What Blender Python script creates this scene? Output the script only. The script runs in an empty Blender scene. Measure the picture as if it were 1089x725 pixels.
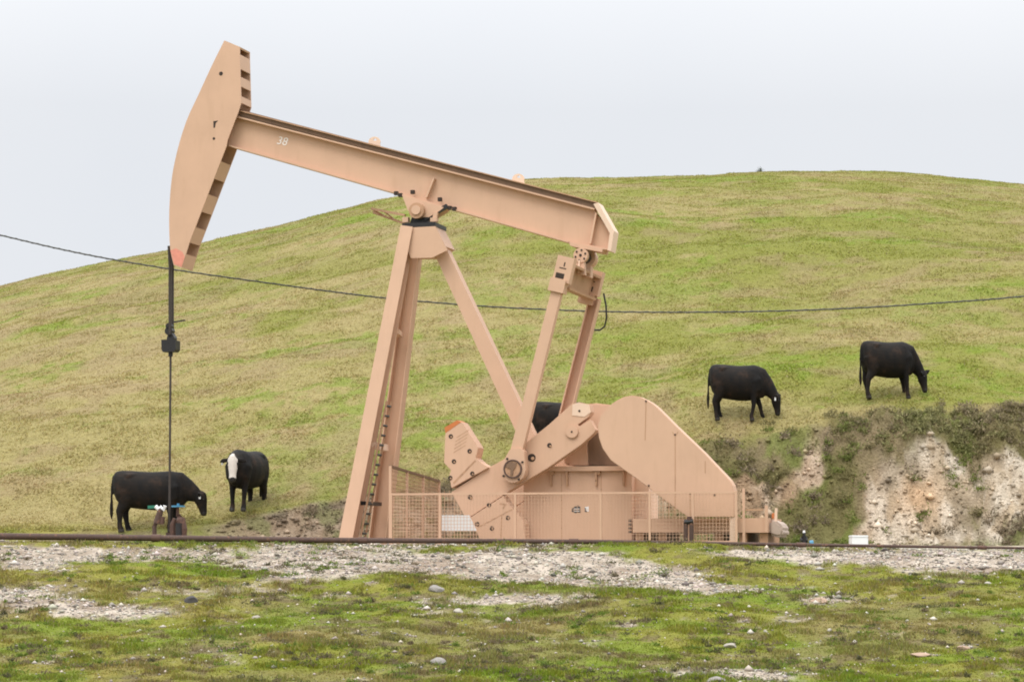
import bpy, bmesh, math, random
import numpy as np
from mathutils import Vector, Matrix

random.seed(7)
rng = np.random.default_rng(11)
S = bpy.context.scene
COL = S.collection

# ------------------------------------------------------------------ camera model
FPX, CX, CY, HOR = 3000.0, 544.5, 362.5, 600.0
CAM_Z = -0.4
PITCH = math.atan((HOR - CY) / FPX)
CP, SP = math.cos(PITCH), math.sin(PITCH)

def ray(px, py):
    a = (px - CX) / FPX; b = -(py - CY) / FPX
    return Vector((a, CP - b * SP, SP + b * CP))

cam_d = bpy.data.cameras.new('camera')
cam = bpy.data.objects.new('camera', cam_d); COL.objects.link(cam)
cam.location = (0, 0, CAM_Z); cam.rotation_euler = (math.pi / 2 + PITCH, 0, 0)
cam_d.sensor_width = 36; cam_d.lens = FPX / 1089 * 36
cam_d.clip_start = 0.5; cam_d.clip_end = 3000
S.camera = cam

# ------------------------------------------------------------------ helpers
def tag(o, label=None, cat=None, group=None, kind=None):
    if label: o['label'] = label
    if cat: o['category'] = cat
    if group: o['group'] = group
    if kind: o['kind'] = kind
    return o

def empty(name, loc, rz=0):
    o = bpy.data.objects.new(name, None); COL.objects.link(o)
    o.location = loc; o.rotation_euler = (0, 0, rz); o.empty_display_size = 0.2
    return o

class MB:
    def __init__(s): s.v = []; s.f = []
    def add(s, vs, fs):
        n = len(s.v); s.v += [tuple(v) for v in vs]; s.f += [tuple(i + n for i in f) for f in fs]
        return s
    def prism(s, xz, y0, y1):
        """polygon in the x-z plane extruded along y"""
        n = len(xz)
        vs = [(x, y0, z) for x, z in xz] + [(x, y1, z) for x, z in xz]
        fs = [tuple(range(n)), tuple(range(2 * n - 1, n - 1, -1))]
        fs += [(i, i + n, (i + 1) % n + n, (i + 1) % n) for i in range(n)]
        return s.add(vs, fs)
    def box(s, x0, x1, y0, y1, z0, z1):
        return s.prism([(x0, z0), (x1, z0), (x1, z1), (x0, z1)], y0, y1)
    def bar(s, p0, p1, w, d, ref=(0, 1, 0), w1=None, d1=None):
        """rectangular bar p0-p1; d along ref, w across"""
        p0 = Vector(p0); p1 = Vector(p1); t = (p1 - p0).normalized()
        r = Vector(ref); r = (r - t * r.dot(t)).normalized(); u = t.cross(r)
        w1 = w if w1 is None else w1; d1 = d if d1 is None else d1
        vs = []
        for p, a, b in ((p0, w, d), (p1, w1, d1)):
            for i, j in ((-1, -1), (1, -1), (1, 1), (-1, 1)):
                vs.append(p + u * (i * a / 2) + r * (j * b / 2))
        return s.add(vs, [(0, 1, 2, 3), (7, 6, 5, 4), (0, 4, 5, 1), (1, 5, 6, 2), (2, 6, 7, 3), (3, 7, 4, 0)])
    def tube(s, pts, r, n=8):
        pts = [Vector(p) for p in pts]; m = len(pts)
        rs = r if isinstance(r, (list, tuple)) else [r] * m
        vs = []; fs = []
        for k, p in enumerate(pts):
            t = (pts[min(k + 1, m - 1)] - pts[max(k - 1, 0)]).normalized()
            ref = Vector((0, 0, 1)) if abs(t.z) < 0.9 else Vector((0, 1, 0))
            u = t.cross(ref).normalized(); w = t.cross(u)
            for i in range(n):
                a = 2 * math.pi * i / n
                vs.append(p + u * (math.cos(a) * rs[k]) + w * (math.sin(a) * rs[k]))
        for k in range(m - 1):
            for i in range(n):
                j = (i + 1) % n
                fs.append((k * n + i, k * n + j, k * n + n + j, k * n + n + i))
        fs.append(tuple(range(n - 1, -1, -1))); fs.append(tuple(range((m - 1) * n, m * n)))
        return s.add(vs, fs)
    def disc(s, x, z, r, y0, y1, n=24):
        return s.prism([(x + r * math.cos(2 * math.pi * i / n), z + r * math.sin(2 * math.pi * i / n)) for i in range(n)], y0, y1)
    def build(s, name, mat, parent=None, bevel=0.0, smooth=False):
        bm = bmesh.new()
        bv = [bm.verts.new(v) for v in s.v]
        for f in s.f:
            try: bm.faces.new([bv[i] for i in f])
            except ValueError: pass
        bmesh.ops.recalc_face_normals(bm, faces=bm.faces)
        if bevel:
            es = [e for e in bm.edges if len(e.link_faces) == 2 and e.calc_face_angle(0) > 0.6]
            bmesh.ops.bevel(bm, geom=es, offset=bevel, segments=2, affect='EDGES', clamp_overlap=True)
        me = bpy.data.meshes.new(name); bm.to_mesh(me); bm.free()
        if smooth:
            me.polygons.foreach_set('use_smooth', [True] * len(me.polygons))
        me.materials.append(mat)
        o = bpy.data.objects.new(name, me); COL.objects.link(o)
        if parent: o.parent = parent
        return o

# ------------------------------------------------------------------ materials
def node_mat(name, rough=0.6, metallic=0.0, spec=0.4):
    m = bpy.data.materials.new(name); m.use_nodes = True
    nt = m.node_tree; b = nt.nodes['Principled BSDF']
    b.inputs['Roughness'].default_value = rough; b.inputs['Metallic'].default_value = metallic
    b.inputs['Specular IOR Level'].default_value = spec
    return m, nt, b

def N(nt, typ, **kw):
    n = nt.nodes.new(typ)
    for k, v in kw.items(): setattr(n, k, v)
    return n

def noise(nt, vec, scale, detail=4, rough=0.6):
    n = N(nt, 'ShaderNodeTexNoise'); n.inputs['Scale'].default_value = scale
    n.inputs['Detail'].default_value = detail; n.inputs['Roughness'].default_value = rough
    nt.links.new(vec, n.inputs['Vector']); return n.outputs['Fac']

def ramp(nt, fac, stops):
    r = N(nt, 'ShaderNodeValToRGB'); e = r.color_ramp.elements
    while len(e) < len(stops): e.new(0.5)
    for el, (p, c) in zip(e, stops):
        el.position = p; el.color = (*c, 1) if len(c) == 3 else c
    nt.links.new(fac, r.inputs['Fac']); return r.outputs['Color']

def mixc(nt, fac, a, b, blend='MIX'):
    m = N(nt, 'ShaderNodeMix', data_type='RGBA', blend_type=blend)
    for sock, val in ((m.inputs[0], fac), (m.inputs[6], a), (m.inputs[7], b)):
        if isinstance(val, (int, float)): sock.default_value = val
        elif isinstance(val, (tuple, list)): sock.default_value = (*val, 1)
        else: nt.links.new(val, sock)
    return m.outputs[2]

def bump(nt, b, h, strength=0.3, dist=0.01):
    n = N(nt, 'ShaderNodeBump'); n.inputs['Strength'].default_value = strength; n.inputs['Distance'].default_value = dist
    nt.links.new(h, n.inputs['Height']); nt.links.new(n.outputs['Normal'], b.inputs['Normal'])

def painted(name, base, grime, rust, rough=0.55, grime_amt=0.5, rust_lo=0.715):
    """weathered paint: faded blotches, vertical run marks, few rust specks"""
    m, nt, b = node_mat(name, rough, 0, 0.35)
    tc = N(nt, 'ShaderNodeTexCoord').outputs['Object']
    mp = N(nt, 'ShaderNodeMapping'); mp.inputs['Scale'].default_value = (2.6, 2.6, 0.45); nt.links.new(tc, mp.inputs['Vector'])
    n1 = noise(nt, tc, 1.3, 5); n2 = noise(nt, mp.outputs['Vector'], 2.0, 5, 0.65); n3 = noise(nt, tc, 14, 5, 0.7)
    c = mixc(nt, n1, tuple(x * 0.86 for x in base), tuple(min(1, x * 1.08) for x in base))
    f = ramp(nt, n2, [(0.52, (0, 0, 0)), (0.78, (grime_amt,) * 3)])
    c = mixc(nt, f, c, grime)
    f2 = ramp(nt, n3, [(rust_lo, (0, 0, 0)), (rust_lo + 0.04, (0.8,) * 3)])
    c = mixc(nt, f2, c, rust)
    nt.links.new(c, b.inputs['Base Color'])
    bump(nt, b, n3, 0.15, 0.004)
    return m

def plain(name, base, var=0.25, scale=9, rough=0.6, metallic=0.0, spec=0.4):
    m, nt, b = node_mat(name, rough, metallic, spec)
    tc = N(nt, 'ShaderNodeTexCoord').outputs['Object']
    n1 = noise(nt, tc, scale, 5)
    c = mixc(nt, n1, tuple(x * (1 - var) for x in base), tuple(min(1, x * (1 + var)) for x in base))
    nt.links.new(c, b.inputs['Base Color']); bump(nt, b, n1, 0.2, 0.005)
    return m

TAN = (0.61, 0.392, 0.27)
M = {}
M['tan'] = painted('tan_paint', TAN, (0.40, 0.25, 0.15), (0.22, 0.12, 0.07), grime_amt=0.24)
M['tan_dirty'] = painted('tan_paint_dirty', (0.47, 0.28, 0.17), (0.16, 0.09, 0.055), (0.12, 0.06, 0.035), grime_amt=0.7, rust_lo=0.62)
M['tan_pale'] = painted('tan_paint_pale', (0.74, 0.55, 0.42), (0.5, 0.36, 0.26), (0.2, 0.1, 0.06), grime_amt=0.3)
M['rail_brown'] = painted('dark_brown_paint', (0.20, 0.12, 0.075), (0.10, 0.06, 0.04), (0.08, 0.04, 0.02), grime_amt=0.6)
M['black_steel'] = plain('greasy_black_steel', (0.018, 0.017, 0.018), 0.4, 12, 0.45)
M['hole'] = plain('hole_shade_and_bolts', (0.035, 0.022, 0.016), 0.5, 20, 0.7)  # dark colour for painted shade in holes, also for bolts and seams
M['rust'] = painted('rusty_pipe', (0.085, 0.052, 0.042), (0.05, 0.03, 0.025), (0.20, 0.10, 0.06), 0.75, grime_amt=0.7, rust_lo=0.58)
M['rust_warm'] = painted('rusty_fitting', (0.10, 0.055, 0.042), (0.04, 0.024, 0.02), (0.17, 0.085, 0.05), 0.7, rust_lo=0.58)
M['cable'] = plain('wire_rope', (0.045, 0.035, 0.03), 0.4, 40, 0.6)
M['line'] = plain('grey_line_cable', (0.06, 0.06, 0.055), 0.3, 40, 0.6)
M['orange'] = plain('orange_paint', (0.52, 0.165, 0.05), 0.2, 10)
M['pinkred'] = plain('pinkish_red_paint', (0.66, 0.26, 0.19), 0.25, 16)
M['white'] = plain('white_paint', (0.78, 0.79, 0.80), 0.06, 8, 0.5)
M['whitemark'] = plain('white_marking', (0.78, 0.72, 0.68), 0.08, 30, 0.7)
M['blue'] = plain('blue_handle_paint', (0.06, 0.22, 0.36), 0.15, 10, 0.4)
M['green'] = plain('green_handle_paint', (0.025, 0.16, 0.105), 0.15, 10, 0.4)
M['darkgrey'] = plain('dark_decal', (0.06, 0.055, 0.055), 0.2, 10)
M['bag'] = plain('weathered_grey_wrap', (0.42, 0.33, 0.275), 0.35, 6, 0.7)

# ------------------------------------------------------------------ numpy noise
def hash2(ix, iy, seed):
    h = (ix.astype(np.int64) * 374761393 + iy.astype(np.int64) * 668265263 + seed * 1442695041) & 0xFFFFFFFF
    h = ((h ^ (h >> 13)) * 1274126177) & 0xFFFFFFFF
    h = ((h ^ (h >> 16)) * 2246822519) & 0xFFFFFFFF
    return ((h ^ (h >> 15)) & 0xFFFFFF) / float(0xFFFFFF)

def vnoise(x, y, seed=0):
    ix = np.floor(x); iy = np.floor(y); fx = x - ix; fy = y - iy
    fx = fx * fx * fx * (fx * (fx * 6 - 15) + 10); fy = fy * fy * fy * (fy * (fy * 6 - 15) + 10)
    a = hash2(ix, iy, seed); b = hash2(ix + 1, iy, seed); c = hash2(ix, iy + 1, seed); d = hash2(ix + 1, iy + 1, seed)
    return (a + (b - a) * fx) * (1 - fy) + (c + (d - c) * fx) * fy

def fbm(x, y, oct=4, seed=0, gain=0.5):
    x = np.asarray(x, float); y = np.asarray(y, float)
    t = np.zeros(np.broadcast(x, y).shape); a = 1.0; tot = 0
    for o in range(oct):
        c, s_ = math.cos(0.7 * o), math.sin(0.7 * o)
        xr = x * c - y * s_; yr = x * s_ + y * c
        t += a * vnoise(xr * 2 ** o + 17.3 * o, yr * 2 ** o - 9.1 * o, seed + o); tot += a; a *= gain
    return t / tot          # 0..1, mean about .5

def sstep(a, b, x):
    t = np.clip((x - a) / (b - a), 0, 1); return t * t * (3 - 2 * t)

# ------------------------------------------------------------------ terrain
CREST_Q = [-900, -300, 0, 100, 200, 300, 420, 500, 560, 700, 800, 900, 960, 1000, 1089, 1300, 2000]
CREST_Y = [520, 400, 303, 282, 262, 237, 206, 194, 188.5, 186.5, 183, 181.5, 183, 187.5, 194, 214, 330]
BANK_Q = [-900, 0, 150, 200, 280, 360, 450, 550, 650, 780, 900, 1000, 1089, 1500, 2000]
BANK_Y = [575, 571, 567, 563, 549, 532, 517, 503, 492, 470, 453, 443, 438, 432, 440]
FY = [-60, 30, 36, 40, 44, 48, 52, 54.3, 55.3, 57.5, 60, 64, 70, 2000]
FZ = [-2.1, -2.1, -2.24, -2.06, -1.55, -1.05, -0.52, -0.15, -0.03, 0.0, 0.0, 0.0, 0.0, 0.0]
YC, YF = 116.0, 64.2

def qof(X, Y):
    return np.clip(CX + FPX * X / np.maximum(Y, 20.0), -900, 2000)

def smooth_interp(q, xs, ys, w):
    return sum(np.interp(q + o * w, xs, ys) for o in (-1, -.5, 0, .5, 1)) / 5

def bank_top(q):
    a = (HOR - smooth_interp(q, BANK_Q, BANK_Y, 40)) / FPX
    z = (a * 64.5 - 0.4) / (1 - 0.8 * a)
    return np.maximum(z, 0.15)

def bankness(X, Y):
    """1 on the cut face, 0 elsewhere"""
    q = qof(X, Y); zt = bank_top(q); yt = 64.5 + 0.8 * zt
    return sstep(YF - .5, YF + .2, Y) * (1 - sstep(yt - 0.25, yt + 0.35, Y)) * sstep(0.3, 0.75, zt)

def H(X, Y):
    X = np.asarray(X, float); Y = np.asarray(Y, float)
    q = qof(X, Y)
    zf = np.interp(Y, FY, FZ) * 0.5 + 0.25 * (np.interp(Y - .5, FY, FZ) + np.interp(Y + .5, FY, FZ))
    fore = sstep(38, 41, Y) * (1 - sstep(55.0, 56.5, Y))
    zf = zf + fore * ((fbm(X * .35, Y * .35, 3, 3) - .5) * .22 + (fbm(X * 1.6, Y * 1.6, 3, 5) - .5) * .10 + (fbm(X * 6, Y * 6, 2, 6) - .5) * .035)
    lip = sstep(53.5, 55, Y) * (1 - sstep(57, 60, Y))
    zf = zf + lip * (0.055 * (1 - sstep(150, 420, q)) - 0.10 * sstep(780, 1000, q))
    zt = bank_top(q); yt = 64.5 + 0.8 * zt
    E = (HOR - smooth_interp(q, CREST_Q, CREST_Y, 40)) / FPX
    zc = E * YC + CAM_Z
    t = np.clip((Y - YF) / (yt - YF), 0, 1)
    bank = zt * (0.35 * t + 0.65 * sstep(0, 1, t))
    L = YC - yt
    u = np.clip((Y - yt) / L, 0, 1)
    s0 = 2 * (zc - zt) / L - E
    hill = zt + s0 * u * L + (E - s0) * u * u * L / 2
    dd = np.maximum(Y - YC, 0)
    over = E * dd - 0.0045 * dd * dd / (1 + 0.012 * dd)
    z = np.where(Y < YF, zf, np.where(Y < yt, zf + bank, hill + over))
    hm = sstep(YF + .5, YF + 4, Y)
    near_crest = 1 - 0.75 * sstep(92, 112, Y)
    z = z + hm * near_crest * ((fbm(X * .13, Y * .16, 3, 21) - .5) * .9)
    z = z + hm * ((fbm(X * .5, Y * .6, 3, 23) - .5) * .16 + (fbm(X * 2.2, Y * 3.5, 2, 25) - .5) * .07)
    # cattle terracettes on the slope
    z = z + hm * 0.010 * np.sin(Y * 3.1 + 5 * fbm(X * .15, Y * .1, 3, 31)) * sstep(70, 74, Y)
    b = bankness(X, Y)
    gully = np.abs(fbm(X * .75, Y * .3, 3, 41) - .5) * 2
    z = z + b * np.minimum(zt, 2.2) / 2.2 * ((gully - .25) * .85 + (fbm(X * 2.4, Y * 2.4, 3, 43) - .5) * .5 + (np.abs(fbm(X * 6, Y * 6, 3, 44) - .5) * 2 - .3) * .34)
    return z

def ground_hit(px, py, y0=38.0, y1=125.0):
    d = ray(px, py); ys = np.arange(y0, y1, 0.02)
    xs = d.x / d.y * ys; zr = CAM_Z + d.z / d.y * ys
    g = H(xs, ys); k = np.nonzero(g >= zr)[0]
    i = k[0] if len(k) else len(ys) - 1
    return Vector((xs[i], ys[i], g[i]))

def blob(q, r, lst):
    t = np.zeros(np.shape(q))
    for cx, cy, rx, ry, w in lst:
        t = t + w * np.exp(-(((q - cx) / rx) ** 2 + ((r - cy) / ry) ** 2))
    return t

GRAVEL = [(430, 594, 250, 16, 1.1), (330, 606, 100, 12, .7), (120, 596, 150, 9, .55), (610, 604, 90, 14, .5), (520, 604, 90, 12, .7), (60, 586, 130, 6, .8), (20, 600, 60, 8, .55), (20, 632, 60, 10, .75), (140, 650, 60, 9, .75),
          (60, 645, 60, 10, .55), (590, 614, 100, 11, .75), (560, 637, 75, 6, .75), (720, 612, 55, 12, .75), (640, 590, 50, 6, .5), (800, 588, 70, 5, .6),
          (920, 592, 110, 7, .9), (1040, 597, 110, 12, 1.3), (870, 636, 30, 5, .75), (790, 627, 26, 5, .6), (715, 714, 34, 5, .7), (820, 716, 80, 8, .65),
          (1060, 684, 40, 6, .5), (655, 664, 26, 4, .5), (460, 647, 26, 7, .6), (975, 695, 18, 3, .5), (740, 628, 40, 7, .5), (230, 628, 130, 5, .5), (330, 632, 90, 5, .4),
          (1025, 688, 16, 4, .5), (880, 700, 40, 3, .4)]
NOGRAV = [(170, 603, 70, 10, .9), (260, 597, 20, 6, .4), (330, 597, 22, 4, .5), (445, 618, 40, 8, .9), (400, 612, 20, 3, .5), (360, 628, 60, 5, .5), (690, 588, 60, 7, .8), (560, 624, 60, 4, .7), (770, 600, 50, 8, .6), (230, 610, 60, 6, .4), (480, 587, 22, 3, .6)]

def rowof(X, Y, Z):
    # true perspective row of a point
    dz = Z - CAM_Z
    f = Y * CP + dz * SP; u = -Y * SP + dz * CP
    return CY - FPX * u / np.maximum(f, 1)

def masks(X, Y, Z):
    q = qof(X, Y); r = rowof(X, Y, Z)
    n = (fbm(X * .9, Y * .7, 4, 51) - .5) * 1.7 + (fbm(X * 3.2, Y * 2.6, 4, 52, .65) - .5) * 2.0
    g = blob(q, r, GRAVEL) - blob(q, r, NOGRAV)
    fore = sstep(30, 41, Y) * (1 - sstep(63, 64.5, Y))
    grav = sstep(.26, .92, g * 1.12 + n * .62) * fore
    pad = sstep(56.5, 58, Y) * (1 - sstep(63.5, 65, Y))
    grav = np.maximum(grav, pad * .8)
    b = bankness(X, Y)
    zt = bank_top(q); frac = np.clip((Z) / np.maximum(zt, .3), 0, 1.2)
    nb = fbm(X * 1.1, Y * .8, 4, 61) - .5
    # bare pale cut: right of 930; tan scar near 850; brown soil by the belt guard; small bank left
    bare = blob(q, r, [(972, 533, 42, 42, 1.25), (1050, 535, 70, 40, .85), (1005, 508, 24, 24, .5), (1075, 500, 45, 28, .55), (1060, 570, 80, 14, .5), (862, 505, 22, 20, .8), (838, 525, 14, 16, .6), (792, 525, 24, 26, .75), (800, 555, 26, 14, .6), (950, 570, 50, 12, .6), (335, 552, 60, 20, 1.2), (270, 561, 60, 12, 1.1), (390, 548, 60, 22, .9), (460, 545, 60, 30, .7), (560, 540, 90, 40, .7), (700, 540, 80, 40, .7)])
    bare = sstep(.38, .72, bare + nb * 1.5 + (fbm(X * 1.6 + .5 * Z, Y * .3 + .5 * Z, 4, 62, .6) - .5) * 1.3 * sstep(900, 1000, q)) * b
    return q, r, grav, b, bare, frac

def lerp3(a, b, t):
    return a + (np.asarray(b) - a) * t[..., None]

def albedo(X, Y, Z):
    """the ground's own colour; X, Y, Z arrays"""
    q, r, grav, b, bare, frac = masks(X, Y, Z)
    big = fbm(X * .11, Y * .16, 4, 71); mid = fbm(X * .55, Y * .6, 5, 72, .6); fin = fbm(X * 2.2, Y * 2.2, 4, 73, .6); st = fbm(X * .6, Y * 1.1, 5, 74, .6)
    hill = sstep(YF, YF + 2, Y)
    green = np.array([.178, .182, .038]); lime = np.array([.150, .200, .024]); straw = np.array([.290, .232, .108]); brown = np.array([.240, .172, .100]); dark = np.array([.115, .105, .038])
    c = np.broadcast_to(green, X.shape + (3,)).copy()
    left = 1 - sstep(250, 620, q)
    bias = .26 * left * sstep(310, 400, r) + .10 * np.exp(-((r - 452) / 22.) ** 2) * sstep(600, 720, q) - .06 * sstep(450, 750, q) * (1 - sstep(380, 440, r))
    yl = sstep(.40, .62, .45 * mid + .3 * big + .25 * st + bias * .8 * hill)
    c = lerp3(c, straw, yl * (.72 * hill + .50 * (1 - hill)))
    c = lerp3(c, lime, sstep(.55, .66, .6 * fbm(X * .22, Y * .38, 4, 75) + .4 * fin) * (.70 * hill + .70 * (1 - hill)))
    c = lerp3(c, brown, sstep(.55, .70, .78 * fbm(X * .6, Y * .7, 4, 76) + .22 * fin + .06 * left) * (.45 * hill + .5 * (1 - hill)))
    c = lerp3(c, dark, sstep(.60, .72, .45 * fbm(X * .9, Y * .9, 4, 77) + .55 * fbm(X * 3, Y * 4, 3, 78)) * (.12 * hill + .60 * (1 - hill)))
    tan = sstep(.50, .64, fbm(X * .18 + 3, Y * .28, 4, 115)) * hill
    c = lerp3(c, np.array([.30, .225, .118]), tan * .24)
    # foreground sward is a little deeper and browner in patches
    fg = 1 - hill
    c = c * (1 - fg[..., None] * np.array([.13, .07, .50]))
    vivid = sstep(.50, .66, fbm(X * .6, Y * .6, 4, 113)) * fg
    c = lerp3(c, np.array([.125, .185, .016]), vivid * .6)
    fb = sstep(.50, .64, fbm(X * .33, Y * .5, 4, 79)) * fg * sstep(610, 650, r)
    c = lerp3(c, np.array([.185, .145, .065]), fb * .55)
    sp = sstep(.56, .66, .6 * fbm(X * 5, Y * 4, 3, 111) + .4 * fbm(X * 1.1, Y * .9, 3, 112)) * fg
    c = lerp3(c, np.array([.135, .10, .055]), sp * .7)
    # gravel
    gn = fbm(X * 5, Y * 5, 3, 81)
    gcol = lerp3(np.broadcast_to(np.array([.30, .245, .19]), X.shape + (3,)), np.array([.47, .405, .335]), sstep(.3, .7, gn))
    gcol = lerp3(gcol, np.array([.22, .16, .115]), sstep(.52, .70, fbm(X * .8, Y * .9, 4, 82)) * .65)
    c = lerp3(c, gcol, grav)
    # bank: soil + pale cut
    scr = lerp3(np.broadcast_to(np.array([.135, .118, .052]), X.shape + (3,)), np.array([.19, .145, .09]), sstep(.4, .65, fbm(X * 1.3, Y * 1.3, 4, 83)))
    scr = lerp3(scr, np.array([.125, .155, .036]), sstep(.55, .66, fbm(X * .9, Y * .9 + 7, 4, 84)) * .8)
    c = lerp3(c, scr, b * .85)
    pale = sstep(890, 960, q)
    rn = fbm(X * 2.5, Y * 2.5, 4, 85)
    soil = lerp3(np.broadcast_to(np.array([.29, .20, .125]), X.shape + (3,)), np.array([.44, .34, .25]), sstep(.35, .65, rn))
    chalk = lerp3(np.broadcast_to(np.array([.38, .30, .21]), X.shape + (3,)), np.array([.53, .46, .37]), sstep(.36, .66, rn))
    chalk = lerp3(chalk, np.array([.50, .34, .21]), np.clip(1.1 * np.exp(-(((q - 975) / 24) ** 2 + ((r - 528) / 26) ** 2)), 0, 1) * .85)
    chalk = lerp3(chalk, np.array([.23, .18, .12]), sstep(.50, .68, fbm(X * 1.4 + .5 * Z, Z * 1.1, 5, 86, .6)) * .8)
    bc = soil + (chalk - soil) * pale[..., None]
    dull = 1 - sstep(420, 640, q)
    bc = lerp3(bc, np.array([.25, .19, .135]), dull * .7)
    bc = lerp3(bc, np.array([.12, .14, .04]), dull * sstep(.54, .64, fbm(X * 1.2, Y * .7 + Z, 4, 88)) * .6)
    c = lerp3(c, bc, bare)
    # dark band just under the turf edge of the low bank
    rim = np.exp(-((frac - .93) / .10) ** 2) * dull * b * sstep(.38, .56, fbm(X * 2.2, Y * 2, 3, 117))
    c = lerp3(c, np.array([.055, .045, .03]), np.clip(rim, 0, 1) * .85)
    return np.clip(c, 0.01, .8), q, r, grav, b, bare

def seg(*parts):
    out = []
    for a, b, s in parts: out.append(np.arange(a, b - 1e-6, s))
    return np.concatenate(out)

rows = seg((-50, 30, 8), (30, 38, 1), (38, 42, .12), (42, 58, .07), (58, 63.5, .2), (63.5, 69, .055), (69, 118, .17), (118, 160, 1.2), (160, 420, 14))
tc = seg((-1.6, -.5, .08), (-.5, -.18, .02), (-.18, -.14, .003), (-.14, .14, .0007), (.14, .18, .003), (.18, .5, .02), (.5, 1.61, .08))
TT, YY = np.meshgrid(tc, rows)
XX = TT * (YY + 30 + np.maximum(0, -YY) * 1.2)
ZZ = H(XX, YY)
nr, nc = XX.shape

def grid_mesh(name, X, Y, Z, colr):
    me = bpy.data.meshes.new(name)
    nv = X.size; nr, nc = X.shape
    co = np.stack([X, Y, Z], -1).reshape(-1, 3)
    i = np.arange(nv).reshape(nr, nc)
    fa = np.stack([i[:-1, :-1], i[:-1, 1:], i[1:, 1:], i[1:, :-1]], -1).reshape(-1, 4)
    me.vertices.add(nv); me.vertices.foreach_set('co', co.ravel().astype(np.float32))
    me.loops.add(fa.size); me.loops.foreach_set('vertex_index', fa.ravel().astype(np.int32))
    me.polygons.add(len(fa)); me.polygons.foreach_set('loop_start', (np.arange(len(fa)) * 4).astype(np.int32))
    me.polygons.foreach_set('loop_total', np.full(len(fa), 4, np.int32))
    me.polygons.foreach_set('use_smooth', np.ones(len(fa), bool))
    me.update()
    a = me.color_attributes.new('tint', 'FLOAT_COLOR', 'POINT')
    a.data.foreach_set('color', np.concatenate([colr.reshape(-1, 3), np.ones((nv, 1))], 1).ravel().astype(np.float32))
    return me

CC, QQ, RR, GG, BB, BARE = albedo(XX, YY, ZZ)
gm, nt, bs = node_mat('ground_cover', 0.9, 0, 0.15)
at = N(nt, 'ShaderNodeVertexColor', layer_name='tint').outputs['Color']
pos = N(nt, 'ShaderNodeNewGeometry').outputs['Position']
f1 = noise(nt, pos, 7.0, 6, .7); f2 = noise(nt, pos, 30.0, 4, .7)
vor = N(nt, 'ShaderNodeTexVoronoi'); vor.inputs['Scale'].default_value = 16; nt.links.new(pos, vor.inputs['Vector'])
m1 = ramp(nt, f1, [(0.28, (.76, .75, .74)), (0.72, (1.22, 1.23, 1.24))])
c = mixc(nt, 1.0, at, m1, 'MULTIPLY')
m2 = ramp(nt, f2, [(0.3, (.82, .82, .82)), (0.7, (1.17, 1.17, 1.17))])
c = mixc(nt, 1.0, c, m2, 'MULTIPLY')
nt.links.new(c, bs.inputs['Base Color'])
hsum = N(nt, 'ShaderNodeMath', operation='ADD'); nt.links.new(f1, hsum.inputs[0]); nt.links.new(vor.outputs['Distance'], hsum.inputs[1])
bump(nt, bs, hsum.outputs[0], 0.6, 0.05)
gme = grid_mesh('ground', XX, YY, ZZ, CC); gme.materials.append(gm)
ground = bpy.data.objects.new('ground', gme); COL.objects.link(ground)
tag(ground, kind='structure')

# ------------------------------------------------------------------ scattered stuff (grass, gravel, scrub)
def tri_mesh(name, V, nper, F, colr, mat, label=None):
    """V (n*nper,3), F faces per item (k,3), colr per item (n,3)"""
    n = len(V) // nper
    me = bpy.data.meshes.new(name)
    F = np.asarray(F)
    fa = (np.arange(n)[:, None, None] * nper + F[None]).reshape(-1, 3)
    me.vertices.add(len(V)); me.vertices.foreach_set('co', V.ravel().astype(np.float32))
    me.loops.add(fa.size); me.loops.foreach_set('vertex_index', fa.ravel().astype(np.int32))
    me.polygons.add(len(fa)); me.polygons.foreach_set('loop_start', (np.arange(len(fa)) * 3).astype(np.int32))
    me.polygons.foreach_set('loop_total', np.full(len(fa), 3, np.int32))
    me.update()
    a = me.color_attributes.new('tint', 'FLOAT_COLOR', 'POINT')
    cv = np.repeat(np.concatenate([colr, np.ones((n, 1))], 1), nper, 0)
    a.data.foreach_set('color', cv.ravel().astype(np.float32))
    me.materials.append(mat)
    o = bpy.data.objects.new(name, me); COL.objects.link(o)
    return o

lm, nt, bs = node_mat('blades', 0.75, 0, 0.2)
at = N(nt, 'ShaderNodeVertexColor', layer_name='tint').outputs['Color']
nt.links.new(at, bs.inputs['Base Color'])
tr = N(nt, 'ShaderNodeBsdfTranslucent'); nt.links.new(at, tr.inputs['Color'])
mx = N(nt, 'ShaderNodeMixShader'); mx.inputs['Fac'].default_value = .35
nt.links.new(bs.outputs[0], mx.inputs[1]); nt.links.new(tr.outputs[0], mx.inputs[2])
nt.links.new(mx.outputs[0], nt.nodes['Material Output'].inputs['Surface'])
sm, nt, bs = node_mat('pebbles', 0.85, 0, 0.2)
at = N(nt, 'ShaderNodeVertexColor', layer_name='tint').outputs['Color']
nt.links.new(at, bs.inputs['Base Color'])

def blades(X, Y, h, w, colr, lean=.45):
    n = len(X); Z = H(X, Y)
    an = rng.uniform(0, 2 * np.pi, n); la = rng.uniform(0, 2 * np.pi, n); lv = rng.uniform(0, lean, n) * h
    dx = np.cos(an) * w / 2; dy = np.sin(an) * w / 2
    V = np.empty((n, 3, 3))
    V[:, 0] = np.stack([X - dx, Y - dy, Z - .01], -1); V[:, 1] = np.stack([X + dx, Y + dy, Z - .01], -1)
    V[:, 2] = np.stack([X + np.cos(la) * lv, Y + np.sin(la) * lv, Z + h], -1)
    return V.reshape(-1, 3)

def scatter(n, y0, y1, tmax, power=1.0):
    Y = y0 + (y1 - y0) * rng.uniform(0, 1, n) ** power
    X = rng.uniform(-tmax, tmax, n) * Y
    return X, Y

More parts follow.
